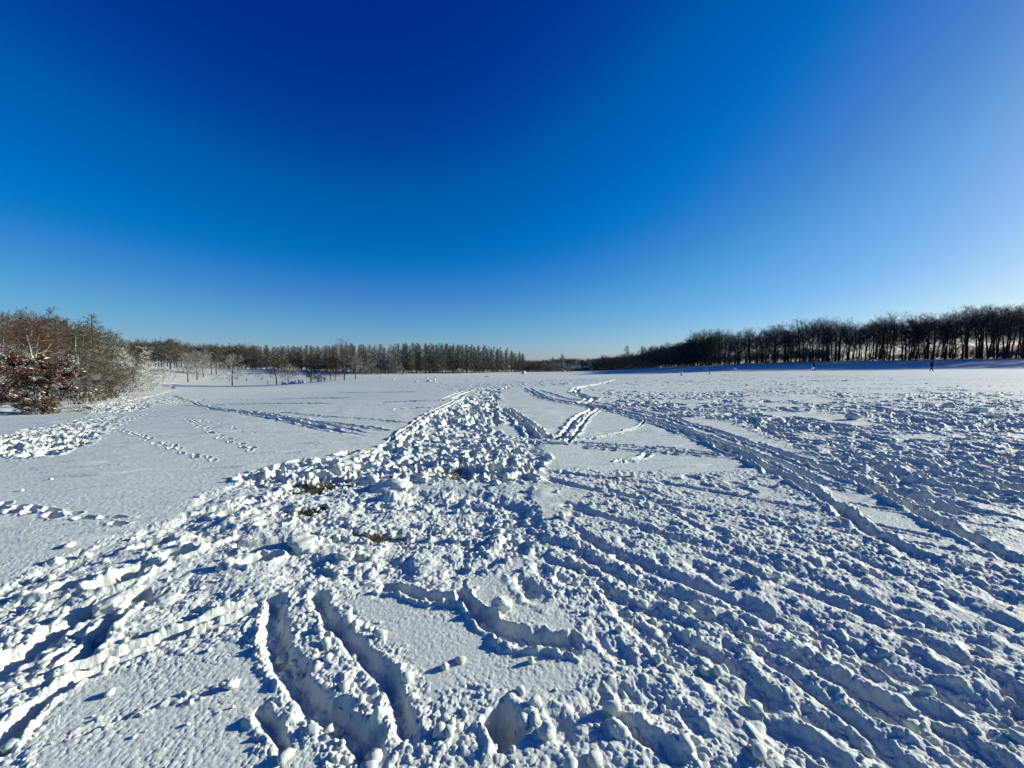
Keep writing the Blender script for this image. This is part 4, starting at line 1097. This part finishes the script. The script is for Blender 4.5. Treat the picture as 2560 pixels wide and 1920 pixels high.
# the two walkers on the right: one leans into the stride
person(stand_px(2330, 62.5), R(-8), 'person in long black coat with pale fur hood striding across snow at far right', 1.86,
       dict(haL=(.34, .22, .98), elL=(.20, .24, 1.16), neck=(.05, 0, 1.47), head0=(.09, 0, 1.55), head1=(.12, 0, 1.63), anR=(-.34, -.10, .14), knR=(-.08, -.10, .50), toR=(-.20, -.11, .05)), long_coat=True, fur=True, group='walkers on the right side of the field')
wp = person(stand_px(2035, 70), R(-15), 'person in dark clothes walking with a pale bag held behind, before the dark wood', 1.76,
            dict(haR=(-.30, -.24, .88), elR=(-.20, -.25, 1.12), head1=(.12, 0, 1.63), head0=(.09, 0, 1.55), haL=(.22, .16, 1.14), elL=(.04, .25, 1.12)), head='grey_cloth', group='walkers on the right side of the field')
def bag(loc, label):
    bm = bmesh.new(); bmesh.ops.create_uvsphere(bm, u_segments=16, v_segments=10, radius=1)
    for v in bm.verts:
        t = (v.co.z + 1) / 2; k = 1 - .55 * max(0, t - .45) / .55
        v.co = Vector((v.co.x * .24 * k * (1 + .12 * math.sin(5 * v.co.y)), v.co.y * .15 * k, v.co.z * .30))
    me = bpy.data.meshes.new('body'); bm.to_mesh(me); bm.free(); me.polygons.foreach_set('use_smooth', [True] * len(me.polygons))
    rt = empty('carrier_bag', loc); tag(rt, label, 'bag'); link('body', me, M['pale_bag'], rt)
    bm = bmesh.new()
    for i in range(12):
        a = math.pi * i / 11
        g = bmesh.ops.create_icosphere(bm, subdivisions=1, radius=.016)
        for v in g['verts']: v.co += Vector((.08 * math.cos(a), 0, .27 + .13 * math.sin(a)))
    me = bpy.data.meshes.new('handle'); bm.to_mesh(me); bm.free(); link('handle', me, M['pale_bag'], rt)
p = stand_px(2035, 70); a = R(-15)
bag((p[0] - .36 * math.cos(a) - .24 * math.sin(a), p[1] + .36 * math.sin(a) * -1 - .24 * math.cos(a), p[2] + .55), 'pale bag hanging from the hand of the walker before the dark wood')

FAR = 'people on the sunny slope'
person(stand_px(615, 172), R(200), 'adult in grey walking up the sunny slope left of the snow fort', 1.75, None, 'grey_cloth', 'navy_cloth', 'hair', group=FAR, detail=1)
person(stand_px(622, 196), R(190), 'dark clothed person at the top of the slope under the trees', 1.75, STAND, 'black_cloth', 'black_cloth', 'hair', group=FAR, detail=1)
person(stand_px(630, 202), R(170), 'person in reddish brown jacket at the top of the slope under the trees', 1.7, STAND, 'brown_cloth', 'navy_cloth', 'hair', group=FAR, detail=1)
person(stand_px(668, 150), R(20), 'dark clothed person standing left of the bare tree by the snow fort', 1.7, STAND, 'black_cloth', 'black_cloth', 'grey_cloth', group=FAR, detail=1)
person(stand_px(810, 150), R(-90), 'dark clothed adult standing upright left of the four trees in a row', 1.78, STAND, 'black_cloth', 'black_cloth', 'hair', group=FAR, detail=1)
CROUCH = dict(pel=(-.10, 0, .42), waist=(-.02, 0, .56), chest=(.14, 0, .76), neck=(.24, 0, .88), head0=(.29, 0, .95), head1=(.33, 0, 1.03), shL=(.16, .17, .82), elL=(.28, .22, .58), haL=(.42, .16, .36), shR=(.16, -.17, .82), elR=(.28, -.22, .58), haR=(.42, -.16, .36),
              hiL=(-.10, .09, .42), knL=(.24, .12, .46), anL=(.02, .11, .09), toL=(.2, .12, .04), hiR=(-.10, -.09, .42), knR=(.24, -.12, .46), anR=(.02, -.11, .09), toR=(.2, -.12, .04))
person(stand_px(793, 150), R(-20), 'crouching child in dark clothes beside the tiny bare tree', 1.55, CROUCH, 'black_cloth', 'black_cloth', 'hair', group=FAR, detail=1)
person(stand_px(802, 151), R(180), 'small child crouching between the tiny bare tree and the standing adult', 1.05, CROUCH, 'grey_cloth', 'black_cloth', 'hair', group=FAR, detail=1)
person(stand_px(949.5, 150), R(0), 'small dark clothed child alone on the field before the larches', 1.1, STAND, 'black_cloth', 'black_cloth', 'brown_cloth', group=FAR, detail=1)
SIT = dict(pel=(0, 0, .16), waist=(-.03, 0, .30), chest=(0, 0, .50), neck=(.04, 0, .66), head0=(.06, 0, .74), head1=(.08, 0, .84), shL=(0, .17, .58), elL=(.12, .24, .36), haL=(.34, .18, .30), shR=(0, -.17, .58), elR=(.12, -.24, .36), haR=(.34, -.18, .30),
           hiL=(.02, .10, .15), knL=(.42, .14, .36), anL=(.72, .13, .10), toL=(.80, .14, .22), hiR=(.02, -.10, .15), knR=(.42, -.14, .36), anR=(.72, -.13, .10), toR=(.80, -.14, .22))
p = stand_px(428, 116)
person((p[0], p[1], p[2] + .12), R(-12), 'person in dark clothes sitting on a low sledge by the pale shrubs', 1.75, SIT, 'black_cloth', 'black_cloth', 'navy_cloth', group=FAR, detail=1)
def sledge(loc, rz, label):
    rt = empty('sledge', loc, rz); tag(rt, label, 'sledge')
    bm = bmesh.new(); n = 14; rows_ = []
    for i in range(n):
        t = i / (n - 1); x = -.35 + 1.25 * t; z = .05 + .22 * max(0, t - .8) ** 1.5 * 8
        w_ = .24 * (1 - .3 * max(0, t - .7))
        rows_.append([bm.verts.new((x, yy, z + zz)) for yy, zz in ((-w_ - .05, .12), (-w_, .02), (0, 0), (w_, .02), (w_ + .05, .12))])
    for a_, b_ in zip(rows_, rows_[1:]):
        for j in range(4): bm.faces.new((a_[j], a_[j + 1], b_[j + 1], b_[j]))
    me = bpy.data.meshes.new('hull'); bm.to_mesh(me); bm.free()
    o = link('hull', me, M['red_plastic'], rt); sd = o.modifiers.new('thick', 'SOLIDIFY'); sd.thickness = .02
sledge((p[0], p[1], p[2]), R(-12), 'dark low sledge under the person sitting by the pale shrubs')

# ------------------------------------------------------------------ things made of snow
def snow_thing(name, loc, size, label, seed, cat='snow heap', shape='ball', rz=0.0, group=None, sub=5):
    v, f = ico(sub); rs_ = np.random.RandomState(seed)
    v = v.copy()
    if shape == 'ball': pass
    elif shape == 'spike':
        t = (v[:, 2:3] + 1) / 2; v[:, :2] *= (1.15 - .95 * t)
    elif shape == 'block':
        v = np.sign(v) * np.abs(v) ** .45; v /= np.abs(v).max()
    elif shape == 'slab':
        v = np.sign(v) * np.abs(v) ** .6; v[:, 2] += .5 * v[:, 0]
    elif shape == 'mound':
        v[:, 2] = np.where(v[:, 2] > 0, v[:, 2], v[:, 2] * .25); t = np.clip(v[:, 2:3], 0, 1); v[:, :2] *= (1.1 - .35 * t)
    v = rock(v, rs_, .16, 1.5); v = v + (rs_.randn(24, 1)[:1] * 0)
    n = domes((v[:, 0] + v[:, 2] * .7 + seed) , (v[:, 1] + v[:, 2] * .6), .22, seed, .3, .9, .9) * .22
    n = n + domes((v[:, 0] - v[:, 2] * .6 + 3 * seed), (v[:, 1] + v[:, 2] * .8), .09, seed + 5, .3, .9, .85) * .35
    v = v * (1 + n)[:, None] * np.array(size)
    z0 = v[:, 2].min()
    me = mesh_np(name, v - np.array([0, 0, z0]), f, smooth=True); me.materials.append(M['snow'])
    o = link(name, me); o.location = (loc[0], loc[1], loc[2]); o.rotation_euler = (0, 0, rz)
    tag(o, label, cat, group)
    return o
def snow_px(name, px, D, wpx, hpx, label, seed, shape='ball', dy=None, **kw):
    X = (px - 1280) / F * D * CP; s_ = D / F
    return snow_thing(name, (X, D, hz(X, D) - .12 * hpx * s_), (wpx * s_ / 2, wpx * s_ / 2 * .9, hpx * s_ / 2 * 1.12), label, seed, shape=shape, sub=3, **kw)
g = 'snow walls and lumps of the fort'
snow_px('snow_fort_lump', 704, 147, 6, 11, 'narrow upright lump of snow at the left end of the snow fort', 1, 'spike', group=g)
snow_px('snow_fort_lump', 710, 147, 13, 9, 'low arched lump of snow at the left of the snow fort', 2, 'mound', group=g)
snow_px('snow_fort_lump', 729, 147, 16, 12, 'largest white block of the snow fort', 3, 'mound', group=g)
snow_px('snow_fort_lump', 739, 146, 8, 9, 'rolled grey shaded ball in the middle of the snow fort', 4, 'ball', group=g)
snow_px('snow_fort_lump', 746, 147, 11, 11, 'pointed white slab right of the rolled ball of the fort', 5, 'spike', group=g)
snow_px('snow_fort_lump', 757, 147, 11, 10, 'pointed snow pile at the right end of the snow fort', 6, 'spike', group=g)
snow_px('snowball', 1309, 210, 11, 8.5, 'huge rolled snowball at the far end of the main trail', 7, 'ball', cat='snowball')
snow_px('snow_spike', 1086, 95, 7, 11, 'bright pointed spike of piled snow in mid field left of the trail', 8, 'spike')
snow_px('snow_heap', 1072, 96, 14, 6, 'low ragged snow wall left of the bright spike', 9, 'mound')
snow_px('snow_lump', 1040, 95, 9, 5, 'small shaded heap left of the ragged snow wall', 10, 'mound')
snow_px('snowball', 1067, 125, 5, 5, 'small snowball behind the ragged snow wall', 11, 'ball', cat='snowball')
snow_px('snowball', 1090, 128, 5, 5, 'small snowball behind the bright spike', 12, 'ball', cat='snowball')
snow_px('snow_lump', 1221, 130, 20, 4, 'long low ridge of snow right of centre before the larches', 13, 'mound')
snow_px('snow_lump', 983, 120, 5, 4, 'lone small lump left in mid field', 14, 'ball')
for (px, w_, h_, sh, lb, sd) in [(1685, 6, 7, 'spike', 'tapering upright snow lump against the blue shade, left of its round neighbour', 21), (1698, 5, 4.5, 'ball', 'rounded snowball right of the tapering upright lump', 22), (1766, 10, 6.5, 'block', 'squared block of snow in the middle of the shade line', 23),
                                 (1836, 7.5, 6.5, 'block', 'snow block farthest right along the shade line', 24), (1845, 3.5, 2.5, 'ball', 'tiny lump touching the rightmost snow block', 25)]:
    snow_px('snow_block', px, float(np.interp(px, [1680, 1900], [160, 126])), w_, h_, lb, sd, sh, cat='snow block')
snow_px('snow_lump', 1775, 92, 6, 8, 'slim upright lump below the squared block', 26, 'spike')
snow_px('snow_lump', 1705, 62, 8, 12, 'tilted shard of snow standing alone in the right middle field', 27, 'spike')
for (px, w_, h_, lb, sd) in [(1420, 6, 4, 'snow lump at the far edge right of the snowy conifer', 31), (1410, 8, 6, 'heap of snow at the foot of the snowy conifer', 32), (1430, 7, 4.5, 'snow heap before the white roof', 33), (1515, 5, 4, 'snow lump in front of the snow covered cars', 34)]:
    snow_px('snow_lump', px, 262, w_, h_, lb, sd, 'mound')
# near at hand
def near_snow(name, vx, vy, size, label, seed, shape, rz=0.0, dz=-.03):
    p = gv(vx, vy); return snow_thing(name, (p[0], p[1], hz(p[0], p[1]) + dz), size, label, seed, shape=shape, rz=rz, cat='snow lump')
near_snow('snow_lump', 118, 1216, (.075, .06, .065), 'upright rounded lump at the lower left casting a long blue shadow', 41, 'mound')
near_snow('snow_lump', 338, 1146, (.08, .05, .045), 'long lump on the left border of the trampled snow casting a short shadow', 42, 'mound', .5)
near_snow('snow_slab', 655, 1180, (.125, .10, .045), 'bright tilted slab of snow left of the scraped grass', 43, 'slab', 2.6)
near_snow('snow_lump', 1082, 1320, (.065, .05, .055), 'lower half of a double lump on the ridge in the centre foreground', 44, 'ball', .2)
near_snow('snow_lump', 1092, 1287, (.036, .032, .032), 'round knob capping the double lump in the centre foreground', 45, 'ball', 0, .07)
near_snow('snow_heap', 852, 1050, (.25, .17, .13), 'biggest bright heap beside the scraped grass in the middle', 46, 'mound', .3, -.05)
near_snow('snow_lump', 800, 1040, (.13, .10, .11), 'shaded upright lump left of the biggest heap', 47, 'mound')
near_snow('snow_lump', 745, 1200, (.07, .05, .04), 'small lump right of the tilted slab', 48, 'block')
near_snow('snow_lump', 1185, 990, (.09, .08, .09), 'pale rounded lump at the right end of the scraped patch', 49, 'mound')
near_snow('snow_slab', 1205, 958, (.20, .07, .035), 'long shaded slab at the foot of the twin track', 50, 'block', 0)
near_snow('snow_lump', 1150, 1060, (.06, .06, .07), 'bright knob at the right rim of the trampled band', 51, 'mound')
near_snow('snow_boulder', 1842, 906, (.17, .14, .10), 'rounded snow boulder alone in the trampled right field', 52, 'ball')
near_snow('snow_boulder', 2113, 890, (.19, .15, .10), 'squared snow boulder at the right of the row of boulders', 53, 'block', .3)
near_snow('snow_boulder', 2050, 878, (.17, .14, .10), 'snow boulder in the middle of the row of boulders', 54, 'ball')
near_snow('snow_boulder', 2150, 902, (.15, .13, .08), 'small snow boulder at the end of the row of boulders', 55, 'block')
near_snow('snow_boulder', 2080, 906, (.15, .13, .08), 'low snow boulder below the row of boulders', 56, 'ball')
near_snow('snow_heap', 1985, 894, (.50, .16, .09), 'long dark sided heap left of the row of boulders', 57, 'mound')
near_snow('snow_lump', 240, 1310, (.08, .06, .055), 'angular lump where the left troughs meet', 58, 'block', .4)
near_snow('snow_lump', 365, 1290, (.10, .07, .055), 'broad pale lump right of the angular one in the left foreground', 59, 'mound', .4)
near_snow('snow_lump', 1330, 1580, (.06, .05, .05), 'clump on the near right ridge', 60, 'mound')

# ------------------------------------------------------------------ small buildings, cars and hedge at the far end
M['wall'] = plain_mat('dark_wall', (.06, .07, .09), .9, .2, 3)
M['car_paint'] = plain_mat('dark_car_paint', (.02, .022, .03), .3, .1)
M['tyre'] = plain_mat('tyre', (.015, .015, .015), .9, .1)
M['window_glass'] = plain_mat('window_glass', (.02, .03, .04), .1, .1)
def boxm(name, a, b, mat, parent, bev=.03):
    bm = bmesh.new(); bmesh.ops.create_cube(bm, size=1)
    for v in bm.verts: v.co = Vector(((a[i] + b[i]) / 2 + v.co[i] * (b[i] - a[i]) for i in range(3)))
    if bev: bmesh.ops.bevel(bm, geom=list(bm.edges), offset=bev, segments=2, affect='EDGES')
    me = bpy.data.meshes.new(name); bm.to_mesh(me); bm.free()
    return link(name, me, mat, parent)
def shed(px, D, wd, dp, hw, hr, label):
    X = (px - 1280) / F * D * CP
    rt = empty('shed', (X, D, float(base_z(X, D)) - .1)); tag(rt, label, 'shed', 'low sheds at the far end of the field')
    wl = boxm('wall', (-wd / 2, 0, 0), (wd / 2, dp, hw), M['wall'], rt, .02)
    boxm('door', (-.5, -.06, 0), (.5, -.003, 2.0), M['tyre'], rt, .01)
    for x_ in (-wd * .3, wd * .3): boxm('window', (x_ - .5, -.05, 1.1), (x_ + .5, -.003, 1.8), M['window_glass'], rt, .01)
    bm = bmesh.new(); n = 10
    for s_ in (0, 1):
        for i in range(n + 1):
            u = -1 + 2 * i / n; bm.verts.new(((-1 + 2 * s_) * (wd / 2 + .3), dp / 2 + u * (dp / 2 + .35), hw + .02 + hr * (1 - abs(u)) ** .9))
    bm.verts.ensure_lookup_table()
    for i in range(n): bm.faces.new((bm.verts[i], bm.verts[i + 1], bm.verts[n + 2 + i], bm.verts[n + 1 + i]))
    me = bpy.data.meshes.new('roof'); bm.to_mesh(me); bm.free()
    o = link('roof', me, M['snow'], rt); sd = o.modifiers.new('thick', 'SOLIDIFY'); sd.thickness = .25; sd.offset = 1
shed(1442, 345, 8.5, 7, 2.4, 2.6, 'low shed with a wide snow covered roof at the far end of the field')
shed(1466, 352, 3.6, 5, 3.2, 1.7, 'small shed with a snow covered roof right of the wide roofed one')
def car(px, D, rz, label):
    X = (px - 1280) / F * D * CP
    rt = empty('parked_car', (X, D, float(base_z(X, D)) + .02), rz); tag(rt, label, 'car', 'snow covered cars at the far end of the field')
    prof = [(-2.1, .35), (-2.1, .8), (-1.9, .95), (-1.35, 1.0), (-.9, 1.42), (.5, 1.45), (1.05, 1.0), (1.95, .85), (2.1, .6), (2.1, .35)]
    bm = bmesh.new(); L_ = [[bm.verts.new((x, yy * (.85 if z < 1.1 else .68), z)) for x, z in prof] for yy in (-1, 1)]
    n = len(prof)
    for i in range(n): bm.faces.new((L_[0][i], L_[0][(i + 1) % n], L_[1][(i + 1) % n], L_[1][i]))
    bm.faces.new(L_[0][::-1]); bm.faces.new(L_[1]); bmesh.ops.recalc_face_normals(bm, faces=list(bm.faces))
    bmesh.ops.bevel(bm, geom=list(bm.edges), offset=.05, segments=2, affect='EDGES')
    me = bpy.data.meshes.new('body'); bm.to_mesh(me); bm.free(); link('body', me, M['car_paint'], rt)
    for x_ in (-1.3, 1.3):
        for y_ in (-.8, .8):
            bm = bmesh.new(); bmesh.ops.create_cone(bm, segments=18, radius1=.33, radius2=.33, depth=.22, cap_ends=True, matrix=Matrix.Translation((x_, y_, .33)) @ Matrix.Rotation(R(90), 4, 'X'))
            me = bpy.data.meshes.new('wheel'); bm.to_mesh(me); bm.free(); link('wheel', me, M['tyre'], rt)
    for y_ in (-.86, .86):
        bm = bmesh.new(); q = [bm.verts.new(c) for c in ((-.95, y_ * .88, 1.02), (.75, y_ * .88, 1.02), (.42, y_ * .82, 1.36), (-.78, y_ * .82, 1.34))]
        f_ = bm.faces.new(q if y_ < 0 else q[::-1]); me = bpy.data.meshes.new('window'); bm.to_mesh(me); bm.free()
        o = link('window', me, M['window_glass'], rt); sd = o.modifiers.new('thick', 'SOLIDIFY'); sd.thickness = .06; sd.offset = 0
    v, f = ico(3); v = np.sign(v) * np.abs(v) ** .6; v = rock(v, np.random.RandomState(int(px)), .08, 1.2) * np.array([1.25, .72, .16]) + np.array([-.2, 0, 1.5]); 
    v2, f2 = ico(3); v2 = np.sign(v2) * np.abs(v2) ** .6; v2 = v2 * np.array([.55, .7, .1]) + np.array([1.5, 0, .97])
    me = mesh_np('snow_cover', np.concatenate([v, v2]), np.concatenate([f, f2 + len(v)]), smooth=True); link('snow_cover', me, M['snow'], rt)
car(1503, 340, R(15), 'snow covered car at the left of the three parked at the far end')
car(1515, 343, R(-10), 'snow covered car in the middle of the three parked at the far end')
car(1526, 341, R(170), 'snow covered car at the right of the three parked at the far end')
# clipped hedge along the far end, as one plant
hp = []
rg = random.Random(4)
for i in range(1500):
    px = rg.uniform(1430, 1625); D = np.interp(px, [1430, 1520, 1625], [330, 318, 282]) + rg.uniform(-.6, .6)
    X = (px - 1280) / F * D * CP; z = float(base_z(X, D)); L_ = rg.uniform(.5, 1.3)
    p_, r_b, _ = branch(rg, (X, D, z - .1), tilt((0, 0, 1), R(rg.uniform(5, 55)), rg.uniform(0, 6.28)), L_, .09, 3, .1, 0); hp.append((p_, [.09, .07, .05]))
rt = link('hedge', mesh_np('hedge', *tubes(hp, 4)), M['dark']); tag(rt, 'long low dark hedge closing the far end of the field before the cars', 'hedge', kind='thing')
